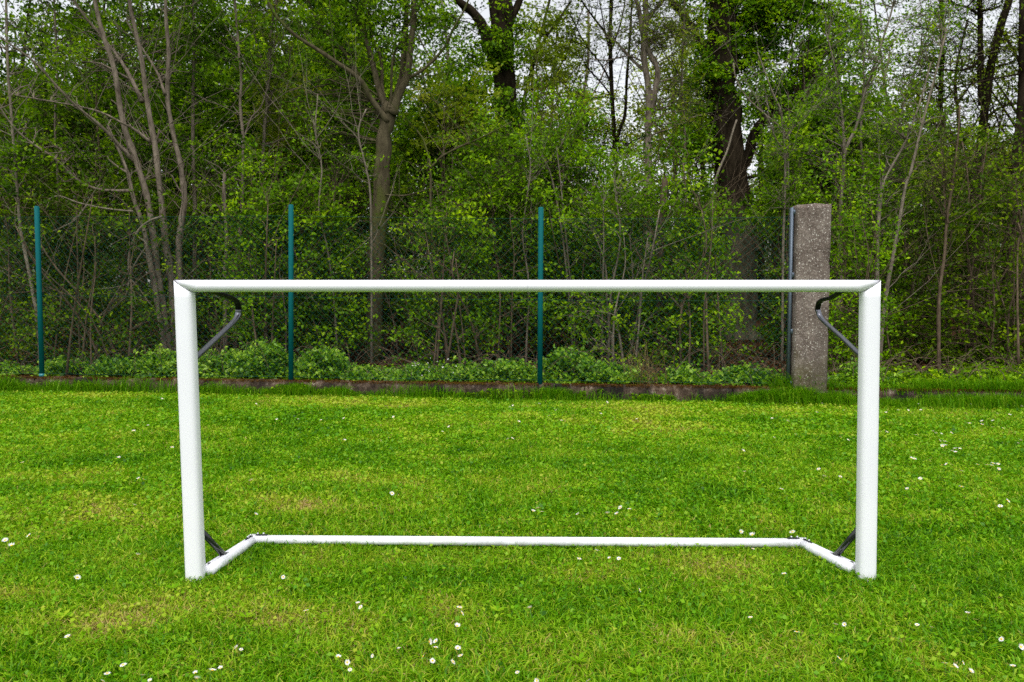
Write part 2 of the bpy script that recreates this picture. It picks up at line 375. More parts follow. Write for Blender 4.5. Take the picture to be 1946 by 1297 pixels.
D_RIGHT = [(1676,784),(1684,784),(1673,820),(1686,821),(1746,768),(1750,779),(1726,780),(1707,780),(1800,769),(1845,769),(1918,767),(1942,772),(1919,789),(1896,786),(1838,804),(1843,805),(1866,801),(1866,807),(1887,800),(1887,812),(1906,814),(1741,827),(1773,820),(1779,823),(1789,825),(1808,823),(1786,838),(1795,839),(1791,848),(1797,847),(1815,853),(1810,857),(1824,853),(1816,860),(1732,871),(1738,872),(1790,884),(1799,883),(1808,883),(1858,883),(1875,884),(1884,885),(1887,881),(1897,882),(1898,892),(1828,895),(1749,910),(1724,929),(1827,925),(1915,952),(1901,962),(1940,837),(1935,843)]
rng = np.random.default_rng(5)
def petals_geo(rad, cup, n=15):
    g = Geo()
    for k in range(n):
        a = 2 * np.pi * (k + rng.uniform(-.25, .25)) / n; L = rad * rng.uniform(.88, 1.05)
        dr = np.array([math.cos(a), math.sin(a), 0]); sd_ = np.array([-dr[1], dr[0], 0]); z = np.array([0, 0, 1.0])
        p = [dr * rad * .22 - sd_ * rad * .06, dr * rad * .22 + sd_ * rad * .06, dr * L * .7 + sd_ * rad * .15 + z * cup * rad * .5, dr * L + z * cup * rad * .8, dr * L * .7 - sd_ * rad * .15 + z * cup * rad * .5]
        g.add(p, [[0, 1, 2, 3, 4]], rng.uniform(0, 1))
    return g
def disc_geo(rad):
    g = Geo(); k = 10; a = np.arange(k) * 2 * np.pi / k
    R = [(.36, -.02), (.34, .10), (.20, .19)]
    V = np.concatenate([np.column_stack([np.cos(a) * r * rad, np.sin(a) * r * rad, np.full(k, z * rad)]) for r, z in R] + [[[0, 0, .22 * rad]]])
    F = [[l * k + i, l * k + (i + 1) % k, (l + 1) * k + (i + 1) % k, (l + 1) * k + i] for l in range(2) for i in range(k)]
    g.add(V, F); g.F.setdefault(3, []).append(np.array([[2 * k + i, 2 * k + (i + 1) % k, 3 * k] for i in range(k)])); g.T.setdefault(3, []).append(np.full(k, .5))
    return g
DAISY_MESH = []
for v in range(3):
    pt = petals_geo(.0115, (.05, .28, .6)[v]).build('petals', M_PETAL, tint=True)
    dc = disc_geo(.0115).build('disc', M_DISC, smooth=True)
    sg = Geo(); tubes(sg, [[0, 0, -.036], [.002, .001, -.018], [0, 0, -.001]], [.0009, .0009, .0008], 4); st = sg.build('stem', M_STEM)
    DAISY_MESH.append((pt.data, dc.data, st.data))
    for x in (pt, dc, st): bpy.data.objects.remove(x)
# one-mesh far daisies (petals + disc in one)
DAISY_FAR = []
for v in range(3):
    gp, gd = petals_geo(.0125, (.1, .3, .6)[v], 11), disc_geo(.0115)
    Vp = np.concatenate(gp.V); Vd = np.concatenate(gd.V)
    fa = [np.concatenate(gp.F[5])]; fb = [np.concatenate(gd.F[k]) + len(Vp) for k in gd.F]
    mi = [0] * len(fa[0]) + [1] * sum(len(x) for x in fb)
    ob = mesh_obj('daisy', np.concatenate([Vp, Vd]), fa + fb, None, tint=np.full(len(mi), .7), mats=[M_PETAL, M_DISC], mi=mi)
    DAISY_FAR.append(ob.data); bpy.data.objects.remove(ob)
DAISY_LAB = (
    (D_NEAR_L, 'white daisy in the grass at the lower left, nearest the viewer', 'daisies lower left', True),
    (D_NEAR_M, 'white daisy in the grass in front of the white back bar, low middle', 'daisies low middle', True),
    (D_NEAR_R, 'white daisy in the grass low on the right, near the right goalpost foot', 'daisies lower right', True),
    (D_LEFT, 'small white daisy on the lawn left of the left goalpost', 'daisies left of the goal', False),
    (D_IN, 'small white daisy on the lawn seen through the goal opening behind the back bar', 'daisies seen through the goal', False),
    (D_RIGHT, 'small white daisy on the daisy covered lawn right of the right goalpost', 'daisies right of the goal', False))
for pts, lab, grp, near in DAISY_LAB:
    for px, py in pts:
        z = .036 + rng.uniform(-.005, .010); z = z + (.002 if near else .010); c = onz(px, py, z)
        v = rng.integers(0, 3); s = rng.uniform(.55, .95) if rng.uniform() < .35 else rng.uniform(.8, 1.1)
        ti = rng.uniform(0, 1.0); az = rng.uniform(0, 2 * np.pi)
        rot = (ti * math.cos(az) + .25, ti * math.sin(az), rng.uniform(0, 6.28))
        if near:
            e = thing('daisy', c, lab, 'daisy', grp); e.rotation_euler = rot; e.scale = (s * .82,) * 3
            for nm, me in zip(('petals', 'disc', 'stem'), DAISY_MESH[v]):
                x = bpy.data.objects.new(nm, me); COL.objects.link(x); x.parent = e
        else:
            x = bpy.data.objects.new('daisy', DAISY_FAR[v]); COL.objects.link(x)
            s = max(s, .8) * 1.08; x.location = c; x.rotation_euler = (rot[0] * .7, rot[1] * .7, rot[2]); x.scale = (s,) * 3; tag(x, lab, 'daisy', grp)

# ------------------------------------------------------------------ the goal
m, t, o = new_mat('white_paint')
b = t.nodes.new('ShaderNodeBsdfPrincipled'); n1 = noise(t, 5, 5, .6, stretch(t, 1, 1, 1))
r1 = ramp(t, [(.35, (.82, .82, .87)), (.65, (.85, .85, .89))]); t.links.new(n1.outputs[0], r1.inputs[0]); t.links.new(r1.outputs[0], b.inputs['Base Color'])
n2 = noise(t, 60, 3, .5, stretch(t, 1, 1, 1)); r2 = ramp(t, [(.3, (.30,) * 3), (.7, (.42,) * 3)]); t.links.new(n2.outputs[0], r2.inputs[0]); t.links.new(r2.outputs[0], b.inputs['Roughness'])
sx_ = t.nodes.new('ShaderNodeSeparateXYZ'); v_ = stretch(t, 1, 1, 1); t.links.new(v_, sx_.inputs[0]); n5 = noise(t, 22, 6, .7, v_)
ad = t.nodes.new('ShaderNodeMath'); ad.operation = 'MULTIPLY_ADD'; t.links.new(n5.outputs[0], ad.inputs[0]); ad.inputs[1].default_value = -.16; t.links.new(sx_.outputs[2], ad.inputs[2])
mr = t.nodes.new('ShaderNodeMapRange'); mr.inputs[1].default_value = -.045; mr.inputs[2].default_value = -.10; t.links.new(ad.outputs[0], mr.inputs[0])
mo = t.nodes.new('ShaderNodeMath'); mo.operation = 'MULTIPLY'; mo.inputs[1].default_value = .45; t.links.new(mr.outputs[0], mo.inputs[0])
mx = t.nodes.new('ShaderNodeMix'); mx.data_type = 'RGBA'; t.links.new(mo.outputs[0], mx.inputs[0]); t.links.new(r1.outputs[0], mx.inputs[6]); mx.inputs[7].default_value = (.30, .29, .17, 1); t.links.new(mx.outputs[2], b.inputs['Base Color'])
t.links.new(b.outputs[0], o.inputs[0]); M_WHITE = m
M_BLACK = pbr('black_coated_steel', (.012, .013, .016), .32, 0.0, .3)
M_PLATE = pbr('dark_bracket_steel', (.03, .033, .038), .4, .6)
M_BOLT = pbr('zinc_bolt', (.55, .56, .58), .3, .9)
M_SEAM = pbr('dark_joint_grey', (.10, .10, .11), .7)  # plain dark grey of the frame joints, also used on the cable
GY = onz(371, 1103)[1]; GY2 = onz(1000, 1037)[1]
goal = thing('football_goal', (0, GY, 0), 'white aluminium football goal without net standing on the lawn', 'football goal')
tl_o, tr_o = at(333, 532.5, GY), at(1670, 532.5, GY)          # outer top corners
tl_i, tr_i = at(368, 555.5, GY), at(1636, 555.5, GY)          # inner top corners
ZT, ZB = tl_o[2], tl_i[2]
PW = (tl_i[0] - tl_o[0]); PD = .058; K = 28
ang = np.arange(K) * 2 * np.pi / K
def superell(a, b, e=2.6):
    c, s = np.cos(ang), np.sin(ang)
    return np.sign(c) * np.abs(c) ** (2 / e) * a, np.sign(s) * np.abs(s) ** (2 / e) * b
px_, py_ = superell(PW / 2, PD / 2, 3.2)
for side, (po, pi_, b0, b1) in enumerate(((tl_o, tl_i, 356, 388.5), (tr_o, tr_i, 1662, 1628))):
    cxt = (po[0] + pi_[0]) / 2; sgn = 1 if side == 0 else -1
    cxb = (onz(b0, 1103)[0] + onz(b1, 1103)[0]) / 2
    rings = []
    zs = np.concatenate([[-.03], np.linspace(.05, ZB - .02, 8)])
    for z in zs:
        f = (z - 0) / ZT; c = cxb + (cxt - cxb) * f
        rings.append(np.column_stack([c + px_, GY + py_, np.full(K, z)]))
    ztop = ZB + (ZT - ZB) * (.5 - sgn * px_ / PW) - .0011         # the mitre cut
    rings.append(np.column_stack([cxt + px_, GY + py_, ztop]))
    V = np.concatenate(rings); nr = len(rings)
    F = [[l * K + i, l * K + (i + 1) % K, (l + 1) * K + (i + 1) % K, (l + 1) * K + i] for l in range(nr - 1) for i in range(K)]
    mesh_obj('goal_post', V, [np.array(F), np.arange((nr - 1) * K, nr * K)[None]], M_WHITE, goal, smooth=True)
BH = ZT - ZB; zc = (ZT + ZB) / 2
by_, bz_ = superell(PD / 2, BH / 2, 2.2)
xm = at(1003, 545, GY)[0]
xl = tl_o[0] + (tl_i[0] - tl_o[0]) * (.5 - bz_ / BH) + .0006; xr = tr_o[0] + (tr_i[0] - tr_o[0]) * (.5 - bz_ / BH) - .0006
def tube_x(rings, name, mat, parent):
    V = np.concatenate(rings); nr = len(rings); k = len(rings[0])
    F = [[l * k + i, l * k + (i + 1) % k, (l + 1) * k + (i + 1) % k, (l + 1) * k + i] for l in range(nr - 1) for i in range(k)]
    return mesh_obj(name, V, [np.array(F), np.array([list(range(k))[::-1], list(range((nr - 1) * k, nr * k))])], mat, parent, smooth=True)
def barring(x, s=1.0): return np.column_stack([np.broadcast_to(x, (K,)), GY + by_ * s, zc + bz_ * s])
tube_x([barring(xl)] + [barring(x) for x in np.linspace(tl_i[0] + .02, xm - .003, 6)] + [barring(xm - .0003, .997)], 'crossbar', M_WHITE, goal)
tube_x([barring(xm + .0003, .997)] + [barring(x) for x in np.linspace(xm + .003, tr_i[0] - .02, 6)] + [barring(xr)], 'crossbar', M_WHITE, goal)
tube_x([barring(xm - .0012, .985), barring(xm + .0012, .985)], 'joint_sleeve', M_SEAM, goal)
# dark sliver in the mitres
g = Geo()
for s_, po, pi_ in ((1, tl_o, tl_i), (-1, tr_o, tr_i)):
    q = .955; cm = (po + pi_) / 2
    pl = [np.column_stack([cm[0] + px_ * q, GY + py_ * q, zc + dz + (ZT - ZB) * (-s_ * px_ * q / PW)]) for dz in (-.002, .002)]
    V = np.concatenate(pl); F = [[i, (i + 1) % K, K + (i + 1) % K, K + i] for i in range(K)]
    mesh_obj('mitre_joint', V, [np.array(F), np.array([list(range(K))[::-1], list(range(K, 2 * K))])], M_SEAM, goal)
# base bars with a net groove along the top: profile in (side, up)
def groove_bar(p0, p1, r0, r1, name):
    p0, p1 = np.array(p0), np.array(p1); d = unit(p1 - p0); sx = unit(np.cross(d, [0, 0, 1.0])); uz = np.cross(sx, d)
    a = np.radians(np.linspace(102, 438, 24)); prof = [(math.cos(x), math.sin(x)) for x in a]
    prof += [(.16, .72), (-.16, .72)]
    prof = np.array(prof); k = len(prof); rings = []
    for f in np.linspace(0, 1, 5):
        c = p0 + (p1 - p0) * f; r = r0 + (r1 - r0) * f
        rings.append(c + sx * prof[:, :1] * r + uz * prof[:, 1:] * r)
    V = np.concatenate(rings); nr = 5
    F = [[l * k + i, l * k + (i + 1) % k, (l + 1) * k + (i + 1) % k, (l + 1) * k + i] for l in range(nr - 1) for i in range(k)]
    return mesh_obj(name, V, [np.array(F), np.array([list(range(k))[::-1], list(range((nr - 1) * k, nr * k))])], M_WHITE, goal, smooth=False)
RB = .0185
bl = onz(481, 1026, RB + .006); br = onz(1524, 1032.5, RB + .006)
fl = onz(393, 1086, .026); fr = onz(1624, 1083, .026)
groove_bar(fl, bl - np.array([0, .002, 0]), .0250, RB + .001, 'base_side_bar')
groove_bar(fr, br - np.array([0, .002, 0]), .0250, RB + .001, 'base_side_bar')
bm_ = (bl + br) / 2
g = Geo(); tubes(g, [bl, bm_ - [.03, 0, 0]], [RB, RB], 20, True); g.build('base_back_bar', M_WHITE, goal, True)
g = Geo(); tubes(g, [bm_ - [.0285, 0, 0.0], br], [RB, RB], 20, True); g.build('base_back_bar', M_WHITE, goal, True)
g = Geo(); tubes(g, [bm_ - [.095, 0, 0.0], bm_ + [.03, 0, 0]], [RB * .985, RB * .985], 20, True); g.build('joint_sleeve', M_WHITE, goal, True)
for c, s_ in ((bl, 1), (br, -1)):
    g = Geo(); sphere_r = RB * 1.01
    tubes(g, [c - np.array([s_ * .004, .003, 0]), c + np.array([s_ * .004, .001, 0])], [sphere_r, sphere_r], 20, True)
    tubes(g, [c + np.array([0, 0, -RB]), c + np.array([0, 0, RB * .98])], [RB, RB], 20, True)
    g.build('corner_joint', M_WHITE, goal, True)
    # angle bracket on the corner with bolts
    fd = unit((fl if s_ > 0 else fr) - c); fd[2] = 0
    up = np.array([0, 0, RB + .002])
    for k_, dirv in enumerate((fd, np.array([s_ * 1.0, 0, 0]))):
        g = Geo(); mid = c + dirv * .035 + up
        box(g, mid, .024, .005, .0018, math.atan2(dirv[1], dirv[0]), .001)
        br_ = g.build('corner_bracket', M_PLATE, goal)
        for q in (.020, .044):
            g = Geo(); pb = c + dirv * q + up + np.array([0, 0, .0025])
            tubes(g, [pb, pb + [0, 0, .004], pb + [0, 0, .0065]], [.0048, .0048, .0026], 8, True)
            V_ = g.build('bolt', M_BOLT, None, True); 
            V_.parent = br_; V_.location = -np.array(goal.location)
# flat bar struts from base bar up to the post, and the bent net arms at the top
def ribbon(path, w, th, name, n=40):
    P = resample(path, n); T = np.gradient(P, axis=0); T = unit(T)
    S = np.tile(np.array([[1.0, 0, 0]]), (n, 1)); N_ = unit(np.cross(S, T)); S = np.cross(T, N_)
    prof = np.array([(-1, -.6), (-.7, -1), (.7, -1), (1, -.6), (1, .6), (.7, 1), (-.7, 1), (-1, .6)])
    rings = [P[i_] + S[i_] * prof[:, :1] * w / 2 + N_[i_] * prof[:, 1:] * th / 2 for i_ in range(n)]
    return tube_x(rings, name, M_ARM, goal)
for s_, foot, top, fx in ((1, (415, 1055), (377, 1004), 371), (-1, (1600, 1056), (1638, 999), 1645)):
    sb0, sb1 = (fl, bl) if s_ > 0 else (fr, br)
    # foot point on top of the side bar
    best = min(np.linspace(0, 1, 200), key=lambda q: abs(foot[0] - (CX + FL * ((sb0 + (sb1 - sb0) * q)[0]) / ((sb0 + (sb1 - sb0) * q)[1]))))
    fp = sb0 + (sb1 - sb0) * best + np.array([0, 0, .021])
    post_pt = at(*top, GY + PD / 2 - .003)
    g = Geo(); tubes(g, [fp - [0, 0, .004], post_pt], [.0115, .0115], 14, True); g.build('lower_strut', M_BLACK, goal, True)
    g = Geo(); d_ = sb1 - sb0; box(g, fp + np.array([0, 0, -.002]), .022, .009, .003, math.atan2(d_[1], d_[0]), .001); pd_ = g.build('strut_foot_plate', M_PLATE, goal)
    g = Geo(); c_ = sb0 + d_ * .05 + np.array([0, 0, .0215]); tubes(g, [c_, c_ + [0, 0, .003]], [.006, .005], 8, True); g.build('bolt', M_PLATE, goal, True)
M_HOOK = pbr('matt_black_hook', (.004, .004, .005), .6, spec=.15)
M_ARM = pbr('anodised_arm', (.17, .175, .20), .28, .85)
armL = [at(360, 690, GY + .02), at(378, 675, GY + .10), at(412, 643, GY + .28), at(444, 612, GY + .46), at(452, 600, GY + .51), at(453.5, 588, GY + .515), at(450, 574, GY + .47), at(436, 565, GY + .38), at(418, 559, GY + .27), at(400, 552, GY + .15)]
armR = [at(1650, 688, GY + .02), at(1632, 673, GY + .10), at(1600, 642, GY + .27), at(1568, 613, GY + .44), at(1558, 601, GY + .49), at(1554, 588, GY + .50), at(1557, 575, GY + .46), at(1567, 569, GY + .38), at(1580, 566, GY + .30), at(1600, 553, GY + .16)]
for arm, wd, th in ((armL, .0235, .014), (armR, .020, .012)):
    ribbon(arm[:6], wd, th, 'net_arm', 24)
    hook = ribbon([arm[4] * .2 + arm[5] * .8] + arm[5:], wd * 1.03, th * 1.03, 'net_hook', 24); hook.data.materials.clear(); hook.data.materials.append(M_HOOK)

# ------------------------------------------------------------------ low wall
m, t, o = new_mat('old_concrete')
v = stretch(t, 1, 1, 1); n1 = noise(t, 14, 8, .78, v); r1 = ramp(t, [(.30, (.012, .009, .007)), (.44, (.070, .046, .032)), (.56, (.150, .105, .076)), (.64, (.30, .25, .20)), (.74, (.48, .44, .38))])
t.links.new(n1.outputs[0], r1.inputs[0])
n2 = noise(t, 3.2, 4, .6, stretch(t, 1, 1, .25)); r2 = ramp(t, [(.42, (0,) * 3), (.62, (1,) * 3)]); t.links.new(n2.outputs[0], r2.inputs[0])
mx = t.nodes.new('ShaderNodeMix'); mx.data_type = 'RGBA'; t.links.new(r2.outputs[0], mx.inputs[0]); t.links.new(r1.outputs[0], mx.inputs[6]); mx.inputs[7].default_value = (.022, .019, .017, 1)
mx.inputs[0].default_value = .6
d = t.nodes.new('ShaderNodeBsdfDiffuse'); t.links.new(mx.outputs[2], d.inputs[0]); bp = t.nodes.new('ShaderNodeBump'); bp.inputs['Distance'].default_value = .02; t.links.new(n1.outputs[0], bp.inputs['Height']); t.links.new(bp.outputs[0], d.inputs['Normal'])
t.links.new(d.outputs[0], o.inputs[0]); M_WALL = m
M_MOSS = leaf_mat('moss', [(0, (.045, .022, .004)), (.55, (.120, .055, .010)), (.85, (.16, .12, .012)), (1, (.12, .15, .012))], .1, 0.0)
wall = thing('low_wall', (0, wallY(0), 0), 'low weathered concrete edging wall with rusty moss along its top', 'wall')
xs_j = [-9.4, -7.3, -5.2, -3.25, onz(728, 757)[0], .72, 2.15, 3.9, 5.6, 7.4]
rng = np.random.default_rng(9)
for a_, b_ in zip(xs_j[:-1], xs_j[1:]):
    n = 70; X = np.linspace(a_ + .003, b_ - .003, n); rows = []
    prof = [(-.005, -.10), (-.005, .02), (0, .09), (.004, WTOP - .02), (.016, WTOP - .004), (.06, WTOP + .002), (.13, WTOP), (.15, .02)]
    for dy, z in prof:
        jit = rng.normal(0, .0045, n) + .012 * (vnoise(X, X * 0 + z, 7, 23) - .5); rows.append(np.column_stack([X, wallY(X) + dy + jit, z + rng.normal(0, .003, n) + (.012 * (vnoise(X, X * 0, 5, 24) - .5) if z > .1 else 0)]))
    V = np.concatenate(rows); k = len(prof)
    i = np.arange(k * n).reshape(k, n)
    F = np.stack([i[:-1, :-1], i[:-1, 1:], i[1:, 1:], i[1:, :-1]], -1).reshape(-1, 4)
    e = [np.array([i[::-1, 0], i[:, -1]])]
    mesh_obj('wall_slab', V, [F] + e, M_WALL, wall, smooth=False)
g = Geo(); n = 60000; X = rng.uniform(xs_j[0], xs_j[-1], n); cov = vnoise(X, X * 0, 3.0, 5) + .6 * vnoise(X, X * 0, 17, 6); dd = np.abs(rng.normal(0, .045, n)) - .004
keep = (cov > .32) & (dd < .15); X, dd = X[keep], dd[keep]; N = len(X)
zz = WTOP + rng.uniform(-.012, .012, N) - np.clip(-dd, 0, 1) * 1.5
leaves(g, np.column_stack([X, wallY(X) + dd, zz]), .010, rng, up=.6, asp=.5, tint=np.clip(.35 + .5 * (vnoise(X, X * 0, 2, 8) - .4) + rng.normal(0, .18, N), 0, 1))
g.build('moss', M_MOSS, wall, tint=True)

# ------------------------------------------------------------------ fence
M_FPOST = pbr('green_coated_post', (.001, .100, .108), .6, spec=.12)
M_WIRE = pbr('green_wire', (.005, .060, .045), .6, spec=.15)
fence = thing('mesh_fence', (0, wallY(0), WTOP), 'green chain link fence on slim dark green posts behind the low wall', 'fence')
FP = []
for px, top, bot in ((-391, 399, 709), (75, 393, 717), (553, 390, 726), (1026, 395, 733)):
    x0 = at(px + (0 if px < 500 else 0), bot, 7.6)[0]
    # iterate to sit on the wall line
    Y = 7.6
    for _ in range(6): X_ = at(px, bot, Y)[0]; Y = wallY(X_) + .07
    pb = at(px + (5 if px == 75 else 0), bot, Y); pt = at(px - (5 if px == 75 else 0) + (2 if px == 1026 else 0), top, Y)
    pb = np.array([pb[0], Y, WTOP - .01]); pt = np.array([pt[0], Y, pt[2]])
    g = Geo(); tubes(g, [pb, pb + (pt - pb) * .5, pt - [0, 0, .004], pt + [0, 0, .004]], [.026, .026, .026, .020], 16, True)
    p_ = g.build('fence_post', M_FPOST, fence, True)
    FP.append((pb, pt))
    if px == 75:
        g = Geo(); tubes(g, [pb + [0, 0, .012], pb + [0, 0, .05]], [.029, .029], 16, True); x = g.build('post_sleeve', pbr('post_sleeve_teal', (.01, .16, .19), .4), None, True); x.parent = p_; x.location = -np.array(fence.location)
PILL = at(1537, 560, 7.05)
ends = FP + [(np.array([2.73, wallY(2.73) + .07, WTOP]), np.array([2.73, wallY(2.73) + .07, 1.90]))]
g = Geo(); gw = Geo()
for (b0, t0), (b1, t1) in zip(ends[:-1], ends[1:]):
    L = np.linalg.norm((b1 - b0)[:2]); zt = [t0[2] - .11, t1[2] - .11]; zb = WTOP + .04
    nd = .0707
    def pt(u, z): return np.array([b0[0] + (b1[0] - b0[0]) * u / L, b0[1] + (b1[1] - b0[1]) * u / L, z]) 
    Hh = min(zt) - zb
    paths = []
    for c in np.arange(-Hh, L, nd):
        for s_ in (1, -1):
            u0, u1 = max(c, 0), min(c + Hh, L)
            if u1 - u0 < .02: continue
            z0, z1 = zb + (u0 - c), zb + (u1 - c)
            if s_ > 0: paths.append([pt(u0, z0), pt(u1, z1)])
            else: paths.append([pt(u0, zb + Hh - (u0 - c)) + [0, .003, 0], pt(u1, zb + Hh - (u1 - c)) + [0, .003, 0]])
    P = np.array(paths); tubes(g, P, np.full(P.shape[:2], .0016), 3)
    for z in (0, .5, 1.0):
        sag = .006
        za, zb2 = zb + (zt[0] - zb) * z, zb + (zt[1] - zb) * z
        q = [pt(0, za), pt(L / 2, (za + zb2) / 2 - sag), pt(L, zb2)]
        tubes(gw, q, [.0015] * 3, 5)
g.build('wire_mesh', M_WIRE, fence); gw.build('tension_wire', M_WIRE, fence)

# ------------------------------------------------------------------ concrete pillar
m, t, o = new_mat('exposed_aggregate')
v = stretch(t, 1, 1, 1)
vo = t.nodes.new('ShaderNodeTexVoronoi'); vo.inputs['Scale'].default_value = 58; t.links.new(v, vo.inputs['Vector'])
vo2 = t.nodes.new('ShaderNodeTexVoronoi'); vo2.inputs['Scale'].default_value = 95; t.links.new(v, vo2.inputs['Vector'])
n1 = noise(t, 5, 6, .65, v); r1 = ramp(t, [(.30, (.080, .062, .052)), (.45, (.155, .122, .104)), (.58, (.210, .170, .147)), (.75, (.320, .272, .236))]); t.links.new(n1.outputs[0], r1.inputs[0])
n3 = noise(t, 90, 3, .6, v); r3 = ramp(t, [(.3, (.55,) * 3), (.7, (1.25,) * 3)]); t.links.new(n3.outputs[0], r3.inputs[0])
mm = t.nodes.new('ShaderNodeMix'); mm.data_type = 'RGBA'; mm.blend_type = 'MULTIPLY'; mm.inputs[0].default_value = 1; mm.clamp_result = False
t.links.new(r1.outputs[0], mm.inputs[6]); t.links.new(r3.outputs[0], mm.inputs[7])
def speck(vo_, thr, sel):
    a1 = t.nodes.new('ShaderNodeMath'); a1.operation = 'LESS_THAN'; t.links.new(vo_.outputs['Distance'], a1.inputs[0]); a1.inputs[1].default_value = thr
    sp_ = t.nodes.new('ShaderNodeSeparateColor'); t.links.new(vo_.outputs['Color'], sp_.inputs[0])
    a2 = t.nodes.new('ShaderNodeMath'); a2.operation = 'GREATER_THAN'; t.links.new(sp_.outputs[0], a2.inputs[0]); a2.inputs[1].default_value = sel
    a3 = t.nodes.new('ShaderNodeMath'); a3.operation = 'MULTIPLY'; t.links.new(a1.outputs[0], a3.inputs[0]); t.links.new(a2.outputs[0], a3.inputs[1])
    return a3.outputs[0]
col = mm.outputs[2]
for vo_, thr, sel, cc in ((vo, .32, .72, (.52, .48, .43)), (vo2, .36, .72, (.38, .335, .30)), (vo2, .4, .0, None)):
    if cc is None: continue
    mx = t.nodes.new('ShaderNodeMix'); mx.data_type = 'RGBA'; t.links.new(speck(vo_, thr, sel), mx.inputs[0]); t.links.new(col, mx.inputs[6]); mx.inputs[7].default_value = (*cc, 1); col = mx.outputs[2]
sx_ = t.nodes.new('ShaderNodeSeparateXYZ'); t.links.new(v, sx_.inputs[0]); n5 = noise(t, 6, 5, .7, v)
ad = t.nodes.new('ShaderNodeMath'); ad.operation = 'MULTIPLY_ADD'; t.links.new(n5.outputs[0], ad.inputs[0]); ad.inputs[1].default_value = -.9; t.links.new(sx_.outputs[2], ad.inputs[2])
mr = t.nodes.new('ShaderNodeMapRange'); mr.inputs[1].default_value = .05; mr.inputs[2].default_value = -.22; t.links.new(ad.outputs[0], mr.inputs[0])
mo = t.nodes.new('ShaderNodeMath'); mo.operation = 'MULTIPLY'; mo.inputs[1].default_value = .65; t.links.new(mr.outputs[0], mo.inputs[0])
mx = t.nodes.new('ShaderNodeMix'); mx.data_type = 'RGBA'; t.links.new(mo.outputs[0], mx.inputs[0]); t.links.new(col, mx.inputs[6]); mx.inputs[7].default_value = (.085, .075, .030, 1); col = mx.outputs[2]
n6 = noise(t, 4, 4, .6, stretch(t, 2.2, 2.2, .22)); r6 = ramp(t, [(.50, (0,) * 3), (.66, (.55,) * 3)]); t.links.new(n6.outputs[0], r6.inputs[0])
mx = t.nodes.new('ShaderNodeMix'); mx.data_type = 'RGBA'; t.links.new(r6.outputs[0], mx.inputs[0]); t.links.new(col, mx.inputs[6]); mx.inputs[7].default_value = (.085, .070, .060, 1); col = mx.outputs[2]
d = t.nodes.new('ShaderNodeBsdfDiffuse'); t.links.new(col, d.inputs[0]); bp = t.nodes.new('ShaderNodeBump'); bp.inputs['Distance'].default_value = .008; bp.inputs['Strength'].default_value = .8
t.links.new(n3.outputs[0], bp.inputs['Height']); t.links.new(bp.outputs[0], d.inputs['Normal']); t.links.new(d.outputs[0], o.inputs[0]); M_PILLAR = m
M_RAIL = pbr('galvanised_rail', (.11, .14, .18), .5, .4)
PY = 7.02
pl0, pr0 = at(1510, 739, PY), at(1574, 739, PY); pl1, pr1 = at(1519, 388, PY), at(1581, 388, PY)
pillar = thing('concrete_pillar', ((pl0[0] + pr0[0]) / 2, PY + .085, .0), 'rough concrete gate pillar with white pebbles and a steel rail on its side', 'pillar')
rng = np.random.default_rng(12)
nz, K2 = 46, 40; rings = []
hw, hd = (pr0[0] - pl0[0]) / 2, .085
zt = pl1[2]
for l in range(nz):
    f = l / (nz - 1); z = -.03 + (zt + .03) * f; cxx = (pl0[0] + pr0[0]) / 2 + ((pl1[0] + pr1[0]) / 2 - (pl0[0] + pr0[0]) / 2) * f
    a = np.arange(K2) * 2 * np.pi / K2; c_, s_ = np.cos(a), np.sin(a); e = 7
    sx = np.sign(c_) * np.abs(c_) ** (2 / e) * hw; sy = np.sign(s_) * np.abs(s_) ** (2 / e) * hd
    jag = 1 + rng.normal(0, .006, K2) + .02 * (vnoise(a * 2, np.full(K2, z), 3, 17) - .5)
    chip = 1 - .05 * ((c_ > .6) & (s_ < 0) & (abs(z - 1.35) < .05)) - .03 * ((c_ > .5) & (abs(z - .75) < .06))
    zz = z + (0.010 * (vnoise(sx * 9, sy * 9, 1, 3) - .5) * 2 + .005 * sx / hw if l == nz - 1 else 0)
    rings.append(np.column_stack([cxx + sx * jag * chip, PY + .085 + sy * jag, np.broadcast_to(zz, (K2,))]))
V = np.concatenate(rings + [[[(pl1[0] + pr1[0]) / 2, PY + .085, zt + .008]]])
F = [[l * K2 + i, l * K2 + (i + 1) % K2, (l + 1) * K2 + (i + 1) % K2, (l + 1) * K2 + i] for l in range(nz - 1) for i in range(K2)]
T3 = [[(nz - 1) * K2 + i, (nz - 1) * K2 + (i + 1) % K2, nz * K2] for i in range(K2)]
mesh_obj('shaft', V, [np.array(F), np.array(T3)], M_PILLAR, pillar)
rb, rt = at(1497.5, 735, PY + .10), at(1505.5, 395, PY + .10)
g = Geo(); P = np.array([rb, rt]); d_ = rt - rb
V = [];
for p_ in P:
    for dx, dy in ((-.012, -.02), (.010, -.02), (.010, -.014), (-.006, -.014), (-.006, .03), (-.012, .03)): V.append(p_ + [dx, dy, 0])
F = [[i, (i + 1) % 6, 6 + (i + 1) % 6, 6 + i] for i in range(6)]; g.add(V, F); g.F.setdefault(6, []).append(np.array([[5, 4, 3, 2, 1, 0], [6, 7, 8, 9, 10, 11]])); g.T.setdefault(6, []).append(np.full(2, .5))
rail = g.build('steel_rail', M_RAIL, pillar)
for py in (404, 522, 629, 728):
    f = (735 - py) / 340; c_ = rb + d_ * f + np.array([.020, -.025, 0]); g = Geo(); box(g, c_, .016, .006, .022, 0, .002); x = g.build('rail_clip', M_RAIL, None); x.parent = rail; x.location = -np.array(pillar.location)

